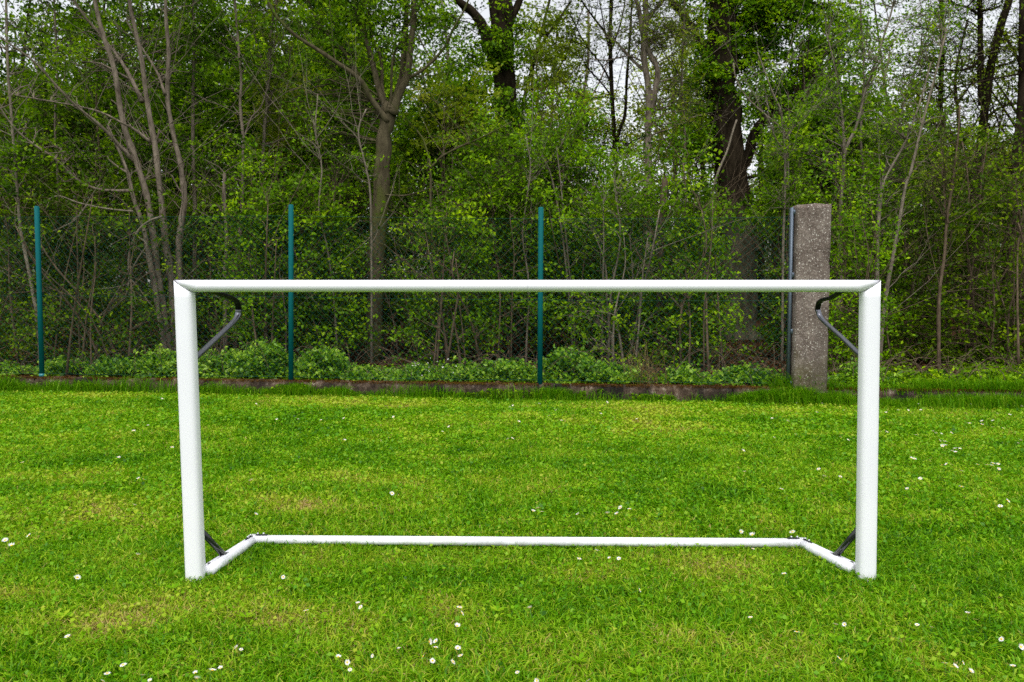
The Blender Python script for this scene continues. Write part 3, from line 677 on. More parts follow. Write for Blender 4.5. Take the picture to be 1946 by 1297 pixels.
# ------------------------------------------------------------------ plants
PR = np.random.default_rng(77)
def stem_line(pts, Y, dY=0.0, n=None):
    """pixel polyline (from the base up) -> world polyline at depth Y, leaning dY metres deeper towards its top"""
    m_ = len(pts); P = np.array([at(px, py, Y + dY * i / max(m_ - 1, 1)) for i, (px, py) in enumerate(pts)])
    return resample(P, n or max(8, 3 * m_))
def rooted(P):
    """carry the lower end down into the ground"""
    b = P[0].copy(); z = gz(b[0], b[1]) - .08
    if b[2] > z + .03:
        d = P[0] - P[min(3, len(P) - 1)]; d = d / max(abs(d[2]), 1e-3) * min(abs(b[2] - z), 3)
        q = np.array([b[0] + d[0] * .5, b[1] + d[1] * .3, z])
        P = np.vstack([q, (q + b) / 2, P])
    return P
def plant(name, label, cat, stems, sprays, leafmat, bark, group=None, leaf=.045, per=36, flat=.35, spread=.30, twigr=.0045,
          jit=1.0, tint=(.45, .17), rng=PR, up=.7, bushy=4, bare=14, sides=8):
    """stems: list of (world polyline, r0, r1);  sprays: (N,3) world centres of leaf sprays"""
    b0 = stems[0][0][0]
    e = thing(name, (b0[0], b0[1], float(gz(b0[0], b0[1]))), label, cat, group)
    g = Geo(); allp, allr = [], []
    for P, r0, r1 in stems:
        n = len(P); r = r0 + (r1 - r0) * np.linspace(0, 1, n) ** .8
        r = r * (1 + .06 * rng.normal(size=n)); r[0] *= 1.25
        wob = np.cumsum(rng.normal(0, .15 * r0, (n, 3)) * [1, 1, 0], axis=0) * .5
        Pw = P + wob; tubes(g, Pw, r, sides if r0 > .02 else 6, True); allp.append(Pw); allr.append(r)
    AP, AR = np.concatenate(allp), np.concatenate(allr)
    S = np.asarray(sprays, float).reshape(-1, 3)
    # leave the oak's bole bare of leafy boughs: its stem stands at about (6.3, 14.6)
    ux = CX + FL * S[:, 0] / np.maximum(S[:, 1], .1); uy = 566 - FL * (S[:, 2] - H) / np.maximum(S[:, 1], .1)
    bole = (S[:, 1] < oakY + .6) & (((abs(ux - 1394) < 50) & (uy > 205) & (uy < 355)) | ((abs(ux - 1421) < 40) & (uy > 440) & (uy < 650) & (rng.uniform(0, 1, len(S)) < .75)))
    S = S[~bole]; N = len(S)
    if N == 0:
        o_ = g.build(name, bark, None, True); bpy.data.objects.remove(e); return tag(o_, label, cat, group)
    gl = Geo()
    if N:
        # a limb from the nearest lower stem point out to every spray
        ends = S; st = np.empty_like(S); sr = np.empty(N)
        for j in range(N):
            v_ = S[j] - AP; d_ = np.linalg.norm(v_, axis=1) + np.where(v_[:, 2] < .1, 2.5 * (.1 - v_[:, 2]), 0) + rng.uniform(0, .25, len(AP))
            k = int(np.argmin(d_)); st[j] = AP[k]; sr[j] = AR[k]
        n = 6; f = np.linspace(0, 1, n)[None, :, None]
        L = np.linalg.norm(ends - st, axis=1)[:, None, None]
        P = st[:, None] * (1 - f) + ends[:, None] * f
        bend = rng.normal(0, .07, (N, 1, 3)) * L; bend[:, :, 2] += .06 * L[:, :, 0]
        P = P + bend * (4 * f * (1 - f)); P[:, 1:-1] += rng.normal(0, .025, (N, n - 2, 3)) * np.minimum(L, 1.2)
        r0 = np.minimum(sr * .6, twigr * (1 + 1.6 * L[:, 0, 0])); R = r0[:, None] * (1 - .75 * np.linspace(0, 1, n)[None])
        tubes(g, P, R, 5)
        # twigs
        m_ = bushy; i0 = np.repeat(np.arange(N), m_); tq = rng.uniform(.55, 1.0, N * m_)
        a = tq * (n - 1); k = np.minimum(a.astype(int), n - 2); fr_ = (a - k)[:, None]
        s0 = P[i0, k] * (1 - fr_) + P[i0, k + 1] * fr_
        dv = unit(rng.normal(size=(N * m_, 3)) * [1, 1, flat] + unit(ends - st)[i0] * .5)
        Lt = spread * rng.uniform(.5, 1.2, N * m_)
        e1 = s0 + dv * Lt[:, None]; mid = (s0 + e1) / 2 + rng.normal(0, .06, (N * m_, 3)) * Lt[:, None]
        tw = np.stack([s0, mid, e1], 1); tubes(g, tw, np.tile([twigr * .55, twigr * .42, twigr * .2], (N * m_, 1)), 3)
        # leaves on the twigs
        pl = max(1, int(per / m_)); M = N * m_ * pl; ti = np.repeat(np.arange(N * m_), pl); q = rng.uniform(.15, 1.1, M)[:, None]
        lp = np.where(q < .5, tw[ti, 0] + (tw[ti, 1] - tw[ti, 0]) * q * 2, tw[ti, 1] + (tw[ti, 2] - tw[ti, 1]) * (q - .5) * 2)
        lp = lp + rng.normal(0, .055 * jit, (M, 3)) * [1, 1, .6]
        st_ = np.repeat(rng.normal(0, .20, N), m_ * pl)
        leaves(gl, lp, leaf, rng, up=up, out=.45, tint=np.clip(rng.normal(tint[0], tint[1], M) + st_, 0, 1))
    if bare:
        # thin leafless side branches sweeping up and out, with a fork or two
        lo = AP[:, 2] - AP[:, 2].min(); ok = np.nonzero((AR > .0035) & (lo > .5) & (lo < 5.5))[0]
        if len(ok):
            k = rng.choice(ok, bare); b0_ = AP[k]; az = rng.uniform(0, 2 * np.pi, bare)
            dv = np.column_stack([np.cos(az), np.sin(az) * .5 - .25, rng.uniform(.3, 1.5, bare)]); dv = unit(dv)
            Lb = rng.uniform(.5, 1.7, bare)[:, None]; n = 8; f = np.linspace(0, 1, n)[None, :, None]
            P = b0_[:, None] + dv[:, None] * Lb[:, None] * f; P[:, :, 2] += (f[:, :, 0] ** 2) * Lb * .25 * rng.uniform(-.6, 1.2, (bare, 1))
            P[:, 1:] += np.cumsum(rng.normal(0, .016, (bare, n - 1, 3)), axis=1)
            rr = np.minimum(AR[k] * .5, .0055) * rng.uniform(.6, 1.1, bare); tubes(g, P, rr[:, None] * np.linspace(1, .35, n)[None], 5)
            m2 = bare * 2; q = np.repeat(np.arange(bare), 2); kk = rng.integers(2, n - 2, m2); s0 = P[q, kk]
            d2 = unit(dv[q] + rng.normal(0, .55, (m2, 3)) + [0, 0, .2]); L2 = Lb[q] * rng.uniform(.25, .6, (m2, 1))
            f2 = np.linspace(0, 1, 5)[None, :, None]; P2 = s0[:, None] + d2[:, None] * L2[:, None] * f2; P2[:, 1:] += np.cumsum(rng.normal(0, .012, (m2, 4, 3)), axis=1)
            tubes(g, P2, (rr[q] * .55)[:, None] * np.linspace(1, .4, 5)[None], 4)
    g.build('trunk' if cat == 'tree' else 'stems', bark, e, True)
    if N: gl.build('crown' if cat == 'tree' else 'foliage', leafmat, e, tint=True)
    return e
def ell(px, py, rx, ry, Y, n, rng=PR, dy=None):
    """n spray centres inside an ellipsoid seen at pixel (px,py) with radii rx, ry (pixels) at depth Y"""
    if py < 0: n = int(n * 1.6)
    c = at(px, py, Y); a, b = rx * Y / FL, ry * Y / FL; dy = a * .7 if dy is None else dy
    d = unit(rng.normal(size=(n, 3))) * rng.uniform(0, 1, (n, 1)) ** (1 / 2.2)
    return c + d * np.array([a, dy, b])

oakY = 14.6
# --- traced trees: stems in pixels
def S(pts, Y, w0, w1, dY=0.0, root=True):
    P = stem_line(pts, Y, dY)
    if root: P = rooted(P)
    return (P, w0 * Y / FL / 2, w1 * Y / FL / 2)
cat_ = np.concatenate
G_TREE = 'trees behind the fence'

plant('tree', 'slender multi-stemmed grey tree leaning left behind the left goalpost', 'tree',
      [S([(322, 672), (304, 570), (291, 470), (277, 380), (256, 308), (234, 240), (216, 133), (203, 90), (182, 10), (165, -120), (140, -300), (130, -480)], 9.4, 17, 5),
       S([(312, 668), (285, 505), (269, 425), (249, 363), (240, 320), (205, 240)], 9.3, 13, 5),
       S([(332, 672), (327, 560), (314, 457), (303, 375), (290, 277), (274, 191), (262, 108), (240, 0), (220, -140), (215, -330)], 9.5, 17, 5),
       S([(345, 672), (338, 480), (343, 425), (349, 380), (340, 310), (327, 262), (316, 185), (318, 92), (313, 0), (318, -170), (320, -350)], 9.6, 15, 5),
       S([(256, 308), (216, 265), (185, 234), (145, 203), (108, 166), (55, 111), (-20, 60)], 9.4, 7, 2.5, -.8, False),
       S([(287, 271), (256, 247), (231, 234), (188, 213), (133, 200), (31, 182)], 9.5, 6, 2, -.5, False),
       S([(271, 194), (234, 123), (197, 74), (148, 12), (120, -60)], 9.5, 8, 3, .4, False),
       S([(249, 363), (191, 361), (148, 342), (105, 302), (59, 271), (25, 240), (-10, 190)], 9.3, 6, 2.5, -.6, False),
       S([(314, 180), (300, 140), (272, 95), (262, 80), (240, 40)], 9.6, 6, 2, .4, False)],
      cat_([ell(140, 200, 130, 110, 9.9, 60), ell(240, 120, 120, 130, 10.3, 60), ell(330, 90, 80, 120, 10.4, 40), ell(230, 300, 130, 70, 10.2, 36), ell(200, -180, 300, 190, 9.8, 90)]),
      L_MID, B_GREY, G_TREE, leaf=.052, per=44, spread=.28, bare=70)
plant('tree', 'straight thin grey trunk just right of the leaning stems above the left goalpost', 'tree',
      [S([(366, 680), (368, 540), (369, 420), (367, 333), (365, 200), (368, 77), (365, 0), (366, -150), (360, -420)], 10.4, 10, 4)],
      cat_([ell(380, 40, 70, 90, 10.4, 34), ell(370, 200, 60, 70, 10.6, 20), ell(370, -250, 150, 180, 10.4, 60)]), L_MID, B_GREY, G_TREE, leaf=.054, per=50)
plant('tree', 'thin pale stem at the far left edge crossing behind the first green post', 'tree',
      [S([(74, 655), (65, 580), (52, 515), (39, 441), (31, 360), (22, 250), (12, 120), (8, -50), (5, -300)], 9.0, 8, 3.5)],
      cat_([ell(20, 300, 60, 90, 9, 26), ell(30, 60, 90, 90, 9.2, 24), ell(0, -200, 160, 150, 9.2, 50)]), L_MID, B_PALE, G_TREE, leaf=.052, per=44)
plant('tree', 'forked thin grey tree between the left goalpost and the second green post', 'tree',
      [S([(447, 660), (448, 560), (453, 490), (460, 399), (463, 330), (464, 262), (458, 200), (460, 154), (452, 60), (440, -80), (430, -300)], 10.2, 9, 4),
       S([(428, 660), (427, 528), (431, 457), (426, 370), (427, 330)], 9.9, 9, 6),
       S([(464, 262), (478, 225), (500, 197), (520, 120)], 10.2, 4, 2, .3, False)],
      cat_([ell(450, 110, 80, 110, 10.4, 40), ell(440, 330, 80, 70, 10.3, 34), ell(430, -230, 170, 150, 10.4, 50)]), L_MID, B_GREY, G_TREE, leaf=.054, per=50)
plant('tree', 'slim greyish tree standing over the top of the second green post', 'tree',
      [S([(492, 660), (494, 500), (497, 355), (502, 253), (509, 160), (514, 62), (526, 0), (540, -120), (548, -320)], 10.8, 9, 4),
       S([(502, 235), (520, 170), (545, 130), (555, 90)], 10.8, 4, 2, .3, False), S([(509, 140), (490, 90), (480, 50), (475, 0)], 10.8, 4, 2, .3, False)],
      cat_([ell(500, 90, 70, 110, 10.9, 36), ell(540, 220, 70, 60, 11, 20), ell(540, -240, 150, 140, 10.9, 50)]), L_OLIVE, B_GREY, G_TREE, leaf=.052, per=44)
fork_Y = 10.3
plant('tree', 'stout brown tree whose trunk forks into many limbs behind the middle of the crossbar', 'tree',
      [S([(708, 684), (712, 620), (716, 560), (722, 450), (728, 360), (733, 280), (736, 230), (742, 196)], fork_Y, 36, 27),
       S([(736, 232), (719, 208), (700, 180), (684, 150), (640, 118), (603, 93), (557, 62), (520, 20), (480, -60)], fork_Y, 13, 4, -.6, False),
       S([(680, 146), (653, 96), (616, 59), (585, 0), (560, -80)], fork_Y, 8, 3, .3, False),
       S([(738, 215), (727, 185), (712, 130), (697, 77), (690, 62), (671, 0), (650, -120), (640, -300)], fork_Y, 14, 5, .3, False),
       S([(738, 215), (726, 168), (724, 108), (708, 74), (700, 20), (705, -100)], fork_Y, 9, 3, .6, False),
       S([(742, 205), (744, 173), (748, 108), (767, 71), (790, 20)], fork_Y, 6, 2, -.3, False),
       S([(744, 210), (748, 190), (761, 148), (767, 102), (770, 55), (773, 0), (770, -150), (765, -330)], fork_Y, 15, 6, .2, False),
       S([(746, 215), (753, 194), (773, 148), (779, 108), (785, 46), (788, 0), (800, -150), (815, -330)], fork_Y, 17, 7, -.2, False),
       S([(771, 151), (790, 142), (813, 126), (847, 89), (862, 55), (884, 18), (910, -50)], fork_Y, 7, 3, -.4, False),
       S([(727, 370), (770, 372), (812, 360), (850, 345)], fork_Y, 4, 1.5, -.5, False)],
      cat_([ell(640, 60, 120, 90, 10.5, 60), ell(720, 20, 100, 80, 10.3, 30), ell(800, 60, 80, 90, 10.2, 24), ell(600, 200, 110, 70, 10.6, 34), ell(720, -220, 300, 170, 10.4, 120)]),
      L_MID, B_BROWN, G_TREE, leaf=.054, per=50, sides=14)
plant('tree', 'nearly black ivy clad tree left of the third green post, seen against the sky', 'tree',
      [S([(975, 660), (972, 500), (968, 350), (962, 260), (955, 150), (950, 60), (943, 0), (940, -140), (935, -400)], 13.5, 40, 44),
       S([(948, 130), (921, 62), (900, 25), (862, -5), (830, -60)], 13.5, 26, 10, -.5, False),
       S([(955, 120), (968, 50), (985, 0), (1010, -80), (1020, -200)], 13.5, 18, 8, .5, False)],
      cat_([ell(955, 80, 50, 60, 13.2, 40), ell(965, 230, 40, 70, 13.2, 34), ell(870, 60, 50, 60, 13.5, 14), ell(940, -240, 260, 180, 13.5, 110)]),
      L_MID, B_DARK, G_TREE, leaf=.066, per=44, sides=12)
plant('tree', 'thin dark tree with fanning upright twigs against the sky right of centre', 'tree',
      [S([(1174, 660), (1173, 500), (1173, 358), (1172, 300), (1165, 185), (1163, 77), (1165, 0), (1166, -160), (1160, -300)], 14.5, 10, 6),
       S([(1172, 270), (1180, 240), (1188, 216), (1191, 154), (1196, 90), (1200, 31), (1204, -60)], 14.5, 7, 4, .3, False),
       S([(1163, 83), (1145, 55), (1126, 31), (1105, 0), (1090, -40)], 14.5, 5, 2.5, .2, False),
       S([(1163, 160), (1140, 120), (1110, 80), (1085, 30)], 14.5, 4, 2, .2, False), S([(1164, 120), (1150, 60), (1140, 0)], 14.5, 4, 2, 0, False),
       S([(1164, 90), (1180, 40), (1190, -20)], 14.5, 4, 2, 0, False), S([(1172, 330), (1150, 300), (1135, 296), (1120, 290)], 14.5, 5, 2, 0, False),
       S([(1168, 190), (1140, 155), (1112, 125)], 14.5, 4, 2, 0, False), S([(1172, 300), (1200, 270), (1245, 255), (1280, 245)], 14.5, 4, 2, 0, False)],
      cat_([ell(1150, 110, 100, 120, 14.5, 44), ell(1150, 260, 80, 60, 14.5, 30), ell(1080, 50, 60, 60, 14.5, 16), ell(1150, -120, 150, 130, 14.5, 50)]), L_OLIVE, B_DARK, G_TREE, leaf=.05, per=30, bushy=9, spread=.5, twigr=.006)
plant('tree', 'grey tree whose two stems loop apart and rejoin, right of the fanning dark tree', 'tree',
      [S([(1232, 660), (1231, 480), (1230, 339), (1231, 247), (1233, 173), (1227, 133), (1225, 92), (1230, 31), (1228, 0), (1232, -150), (1240, -320)], 13.0, 16, 9),
       S([(1236, 210), (1241, 190), (1248, 155), (1248, 133), (1235, 105), (1229, 80), (1219, 55), (1213, 15), (1195, -40), (1180, -120)], 13.0, 12, 7, -.1, False),
       S([(1228, 40), (1245, 20), (1262, 0), (1290, -50)], 13, 8, 4, .2, False),
       S([(1226, 135), (1219, 130), (1194, 105), (1173, 80), (1150, 68)], 13, 8, 3, .3, False),
       S([(1225, 120), (1195, 107), (1155, 115), (1120, 112)], 13, 4, 2, .3, False)],
      cat_([ell(1270, 50, 60, 90, 13, 40), ell(1200, 60, 50, 70, 13, 16), ell(1280, 200, 70, 70, 13.2, 24), ell(1250, -110, 150, 120, 13, 60)]), L_OLIVE, B_GREY, G_TREE, leaf=.055, per=36, bushy=9, spread=.5, twigr=.006)
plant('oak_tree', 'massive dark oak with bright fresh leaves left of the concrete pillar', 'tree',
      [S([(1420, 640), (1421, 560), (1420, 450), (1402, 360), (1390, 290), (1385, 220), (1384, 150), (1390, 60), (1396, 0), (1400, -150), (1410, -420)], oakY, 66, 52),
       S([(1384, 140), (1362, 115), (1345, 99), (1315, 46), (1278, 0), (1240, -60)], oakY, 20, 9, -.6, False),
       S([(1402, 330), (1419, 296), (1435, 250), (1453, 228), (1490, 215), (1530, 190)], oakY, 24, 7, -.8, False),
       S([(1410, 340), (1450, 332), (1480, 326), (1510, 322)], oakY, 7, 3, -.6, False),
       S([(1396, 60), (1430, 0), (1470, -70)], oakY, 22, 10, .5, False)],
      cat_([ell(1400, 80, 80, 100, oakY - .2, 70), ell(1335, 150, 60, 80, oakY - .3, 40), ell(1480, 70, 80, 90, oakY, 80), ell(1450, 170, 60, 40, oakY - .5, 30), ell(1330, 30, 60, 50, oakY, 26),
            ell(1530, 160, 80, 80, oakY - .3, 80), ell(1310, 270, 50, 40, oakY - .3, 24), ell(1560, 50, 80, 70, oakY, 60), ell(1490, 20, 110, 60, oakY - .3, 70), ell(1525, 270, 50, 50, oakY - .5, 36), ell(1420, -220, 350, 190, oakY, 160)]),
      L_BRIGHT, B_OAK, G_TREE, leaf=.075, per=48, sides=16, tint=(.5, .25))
plant('tree', 'young forked tree with pale bark rising behind the concrete pillar top', 'tree',
      [S([(1588, 660), (1594, 500), (1600, 348), (1605, 287), (1625, 240), (1640, 179), (1650, 148), (1668, 90), (1690, 20), (1710, -80)], 10.4, 9, 3),
       S([(1604, 290), (1603, 247), (1597, 190), (1585, 120), (1570, 60)], 10.4, 6, 2, .3, False), S([(1645, 165), (1670, 120), (1705, 70)], 10.4, 4, 1.5, -.3, False)],
      cat_([ell(1610, 190, 80, 80, 10.5, 44), ell(1650, 70, 90, 100, 10.5, 50), ell(1560, 290, 60, 50, 10.4, 24), ell(1690, -60, 130, 90, 10.5, 40)]), L_BRIGHT, B_PALE, G_TREE, per=26)
plant('tree', 'thin pale sapling with a wavy stem left of the concrete pillar', 'tree',
      [S([(1486, 660), (1488, 480), (1492, 339), (1491, 287), (1485, 216), (1470, 180), (1455, 140), (1440, 100)], 10.0, 6, 2),
       S([(1491, 285), (1475, 265), (1460, 225), (1440, 205)], 10, 4, 1.5, -.2, False), S([(1491, 270), (1510, 240), (1530, 225)], 10, 3.5, 1.5, 0, False)],
      cat_([ell(1490, 250, 50, 60, 10, 22), ell(1490, 370, 35, 50, 10, 14)]), L_MID, B_PALE, G_TREE, per=26)
plant('tree', 'leaning pale stems rising to the right behind the right goalpost', 'tree',
      [S([(1674, 660), (1680, 600), (1689, 541), (1705, 454), (1721, 360), (1733, 324), (1750, 250), (1775, 160), (1800, 60)], 9.2, 10, 3),
       S([(1668, 560), (1670, 441), (1678, 360), (1687, 333), (1717, 277), (1745, 210), (1770, 120)], 9.4, 9, 2.5),
       S([(1662, 560), (1664, 420), (1680, 330), (1700, 260), (1725, 170), (1760, 60)], 9.9, 6, 2)],
      cat_([ell(1720, 250, 80, 90, 9.6, 60), ell(1690, 400, 60, 70, 9.5, 30), ell(1760, 110, 80, 80, 9.6, 34), ell(1790, 20, 70, 60, 9.6, 24)]), L_MID, B_PALE, G_TREE, per=24)
plant('tree', 'slim bare brown stem standing alone right of the right goalpost', 'tree',
      [S([(1785, 697), (1786, 567), (1796, 489), (1802, 421), (1812, 360), (1822, 290), (1830, 200)], 9.0, 8, 3), S([(1801, 425), (1797, 390), (1793, 330), (1790, 280)], 9, 5, 2, .2, False)],
      cat_([ell(1800, 330, 60, 60, 9, 16)]), L_OLIVE, B_TWIG, G_TREE, per=18)
plant('tree', 'thin dark crooked tree against the white sky at upper right', 'tree',
      [S([(1800, 640), (1798, 400), (1795, 277), (1788, 200), (1791, 123), (1792, 60), (1790, 0), (1788, -150)], 13.5, 11, 7),
       S([(1795, 250), (1815, 285), (1841, 308)], 13.5, 5, 3, 0, False), S([(1792, 195), (1815, 170), (1835, 163)], 13.5, 4, 2, 0, False), S([(1790, 40), (1765, 20), (1740, 30)], 13.5, 4, 1.5, 0, False)],
      cat_([ell(1765, 90, 80, 90, 13.5, 40), ell(1760, 230, 70, 70, 13.4, 34)]), L_OLIVE, B_DARK, G_TREE, per=24, leaf=.05, bushy=9, spread=.5, twigr=.006)
plant('tree', 'dark tree splitting into two tall trunks against the sky at upper right', 'tree',
      [S([(1842, 650), (1845, 480), (1850, 333), (1857, 290), (1862, 247), (1872, 154), (1887, 80), (1912, 0), (1935, -90), (1950, -250)], 12.5, 24, 11),
       S([(1866, 200), (1863, 154), (1862, 62), (1861, 0), (1858, -150), (1850, -300)], 12.5, 13, 7, .1, False),
       S([(1861, 118), (1831, 133), (1790, 133), (1751, 130)], 12.5, 6, 2.5, -.3, False), S([(1868, 230), (1900, 205), (1946, 195)], 12.5, 7, 3, -.3, False),
       S([(1862, 30), (1840, 15), (1815, 8), (1795, -5)], 12.5, 6, 2, 0, False), S([(1862, 20), (1885, 18), (1900, 12)], 12.5, 5, 3, 0, False),
       S([(1880, 110), (1910, 75), (1950, 60)], 12.5, 5, 2, 0, False), S([(1853, 310), (1830, 280), (1795, 253)], 12.5, 5, 2, 0, False), S([(1862, 250), (1895, 240), (1940, 240)], 12.5, 5, 2, 0, False)],
      cat_([ell(1890, 110, 90, 110, 12.5, 44), ell(1880, 260, 90, 70, 12.4, 40), ell(1830, 30, 60, 60, 12.5, 18), ell(1880, -90, 170, 110, 12.5, 56)]), L_OLIVE, B_DARK, G_TREE, per=24, leaf=.05, bushy=9, spread=.5, twigr=.006)
plant('tree', 'leaning dark trunk at the right edge of the picture', 'tree',
      [S([(1915, 660), (1918, 480), (1921, 400), (1927, 340), (1938, 230), (1942, 120), (1942, 0), (1945, -200)], 11, 24, 15),
       S([(1940, 140), (1933, 142), (1887, 151), (1835, 163)], 11, 5, 2.5, -.2, False)],
      cat_([ell(1940, 80, 60, 100, 11, 26), ell(1930, 330, 60, 70, 10.8, 20), ell(1960, -150, 120, 100, 11, 24)]), L_OLIVE, B_DARK, G_TREE, per=22, leaf=.05, bushy=8, spread=.45, twigr=.005)
# broken trunk
plant('dead_tree', 'broken grey dead trunk standing among the shrubs right of the third green post', 'dead tree',
      [S([(1252, 640), (1254, 500), (1258, 420), (1264, 339)], 9.6, 15, 12)], [], L_MID, B_TWIG)
plant('dead_branch', 'bleached bare dead branch hanging in front of the leaning grey stems', 'dead branch',
      [S([(308, 412), (285, 420), (262, 440), (246, 480), (245, 510), (247, 525), (243, 550), (239, 570)], 8.9, 4.5, 2.5, root=False),
       S([(247, 525), (258, 500), (270, 480), (279, 465), (262, 450)], 8.9, 4, 2, 0, False), S([(245, 528), (254, 555), (258, 580)], 8.9, 3, 1.2, 0, False), S([(246, 528), (265, 550), (283, 575), (290, 582)], 8.9, 3, 1.2, 0, False),
       S([(243, 540), (215, 547), (190, 550)], 8.9, 2.5, 1, 0, False), S([(240, 565), (220, 580), (200, 590)], 8.9, 2.5, 1, 0, False), S([(262, 440), (230, 455), (200, 472)], 8.9, 2.5, 1, 0, False)], [], L_MID, B_PALE)
plant('dead_branch', 'long bare dead branch lying over the fence top beside the first green post', 'dead branch',
      [S([(252, 402), (210, 398), (165, 390), (140, 383), (107, 373), (72, 392)], 8.6, 3.5, 2, root=False), S([(165, 390), (150, 410), (138, 422), (118, 432), (100, 440)], 8.6, 3.5, 1.5, 0, False),
       S([(138, 421), (160, 395), (175, 370), (190, 350)], 8.6, 3, 1.5, 0, False), S([(95, 380), (88, 395), (84, 405)], 8.6, 2, 1, 0, False)], [], L_MID, B_PALE)

T_ = dict(group=G_TREE, per=22, leaf=.048, bushy=4)
def slim(label, stems, Y, sprays, bark=B_PALE, lm=L_MID, bare=10):
    plant('tree', label, 'tree', [S(*([p_, Y] + list(a_))) for p_, *a_ in stems], sprays, lm, bark, bare=bare, **T_)
slim('crooked bleached stem just left of the stout forked trunk', [([(706, 650), (706, 520), (706, 420), (702, 352), (693, 308), (682, 262), (684, 236), (696, 208)], 5, 2.5)], 9.6, ell(696, 300, 30, 50, 9.8, 8))
slim('thin stem sending one long brown limb up to the right of the stout trunk', [([(818, 650), (822, 500), (818, 380), (817, 318), (805, 270), (791, 248)], 6, 2.5), ([(819, 320), (840, 298), (872, 281), (915, 262), (973, 232)], 5, 2, -.3, False)], 9.7, ell(880, 250, 70, 40, 9.8, 10), B_BROWN)
slim('pale leaning stem crossing in front of the big oak trunk', [([(1330, 620), (1345, 450), (1358, 348), (1382, 287), (1392, 255), (1401, 228)], 6, 3)], 10.2, ell(1370, 300, 30, 40, 10.4, 5))
slim('thin pale stem curving left over the oak from beside the pillar', [([(1502, 640), (1500, 420), (1496, 270), (1478, 238), (1453, 216), (1420, 185), (1400, 150), (1395, 120)], 5, 2)], 10.3, ell(1440, 190, 40, 40, 10.4, 8))
slim('thin grey pole in the dark left of the leaning stems', [([(128, 650), (122, 540), (108, 470), (112, 360), (106, 240), (110, 120), (104, 0), (100, -120)], 6, 3)], 10.6, ell(110, 90, 60, 80, 10.8, 14), B_GREY)
slim('thin dark pole between the first green post and the leaning stems', [([(196, 660), (190, 560), (186, 440), (192, 330), (184, 200), (190, 60), (186, -60)], 5, 3)], 11.2, ell(190, 100, 60, 80, 11.3, 12), B_TWIG)
slim('wavy pale stem halfway between the second green post and the stout trunk', [([(640, 650), (634, 560), (622, 470), (606, 400), (612, 320), (600, 250), (604, 180)], 5, 2)], 9.4, ell(610, 260, 40, 60, 9.7, 10))
slim('thin pale stem just left of the third green post', [([(1000, 650), (1004, 540), (992, 450), (1000, 380), (1008, 320), (1000, 260)], 4.5, 2)], 9.7, ell(1000, 320, 40, 50, 9.9, 10))
slim('pair of short pale stems leaning apart right of the third green post top', [([(1085, 600), (1070, 450), (1049, 336), (1031, 296)], 5, 2.5), ([(1090, 600), (1075, 440), (1066, 350), (1058, 280)], 4, 2)], 10.0, ell(1060, 320, 40, 40, 10.2, 8))
slim('tall pale pole between the looping tree and the oak', [([(1300, 640), (1302, 500), (1296, 380), (1300, 260), (1294, 150), (1300, 30), (1298, -80)], 6, 3)], 13.4, ell(1300, 120, 50, 80, 13.5, 12), B_GREY)
slim('two thin stems crossing each other right of the slim lone stem', [([(1856, 690), (1850, 560), (1838, 450), (1842, 360), (1830, 270)], 5, 2), ([(1834, 690), (1842, 560), (1858, 440), (1866, 340), (1880, 250)], 5, 2)], 9.6, ell(1850, 350, 50, 60, 9.8, 8), B_TWIG)
slim('thin straight pole behind the right goalpost', [([(1645, 640), (1640, 480), (1645, 380), (1636, 260), (1642, 140), (1636, 20), (1640, -60)], 6, 3)], 11.4, ell(1640, 120, 60, 90, 11.5, 16), B_GREY)
# --- understorey shrubs
def shrub(xc, hw, ytop, ybot, Y, n, label, mat, bark=B_TWIG, nst=9, w=5, per=34, leaf=.042, fan=1.0, spread=.30, tint=(.45, .17), basey=None):
    fan *= PR.uniform(.35, .95); nst = max(3, int(nst * PR.uniform(.6, 1.1))); g0 = at(xc, 600, Y); z0 = float(gz(g0[0], Y)); stems = []
    ztop = at(xc, ytop, Y)[2]
    for k in range(nst):
        f = (k + .5) / nst * 2 - 1 + PR.uniform(-.15, .15)
        bx = g0[0] + f * .16 * fan + PR.normal(0, .16) * hw / 90; by = Y - .3 + PR.normal(0, .2)
        tx = g0[0] + f * hw * Y / FL * .8 * fan; tz = z0 + (ztop - z0) * PR.uniform(.75, 1.05) * (1 - .15 * abs(f))
        by2 = by + PR.normal(0, .3)
        P = resample([[bx, by, z0 - .05], [bx + (tx - bx) * .35 + PR.normal(0, .04), (by * 2 + by2) / 3, z0 + (tz - z0) * .4], [bx + (tx - bx) * .75 + PR.normal(0, .05), by2, z0 + (tz - z0) * .75], [tx, by2, tz]], 10)
        r = w * Y / FL / 2 * PR.uniform(.6, 1.1); stems.append((P, r, r * .3))
    n = int(n * 2.0); per = int(per * 1.5); leaf *= 1.25
    S_ = ell(xc, (ytop + ybot) / 2, hw, (ybot - ytop) / 2, Y, n, PR)
    q_ = PR.uniform(-1, 1, (n, 3)); lowr = PR.uniform(0, 1, n) < .25; q_[lowr, 2] = -PR.uniform(.3, 1.05, lowr.sum()); sel = PR.uniform(0, 1, n) < .2; q_[sel, 2] = .6 + PR.uniform(0, 1.1, sel.sum()) ** 1.5; q_[:, 0] *= 1 - .35 * np.clip(q_[:, 2], 0, 1) ** 2
    S_ = at(xc, (ytop + ybot + 25) / 2, Y) + q_ * np.array([hw * 1.05, hw * .55, (ybot + 25 - ytop) / 2]) * Y / FL + PR.normal(0, .12, (n, 3))
    S_[:, 2] = np.maximum(S_[:, 2], z0 + .12)
    return plant('shrub', label, 'shrub', stems, S_, mat, bark, 'understorey shrubs behind the fence', leaf=leaf, per=per, spread=spread, tint=tint, bare=(int(PR.uniform(6, 20)) if Y < 11.6 else 4))
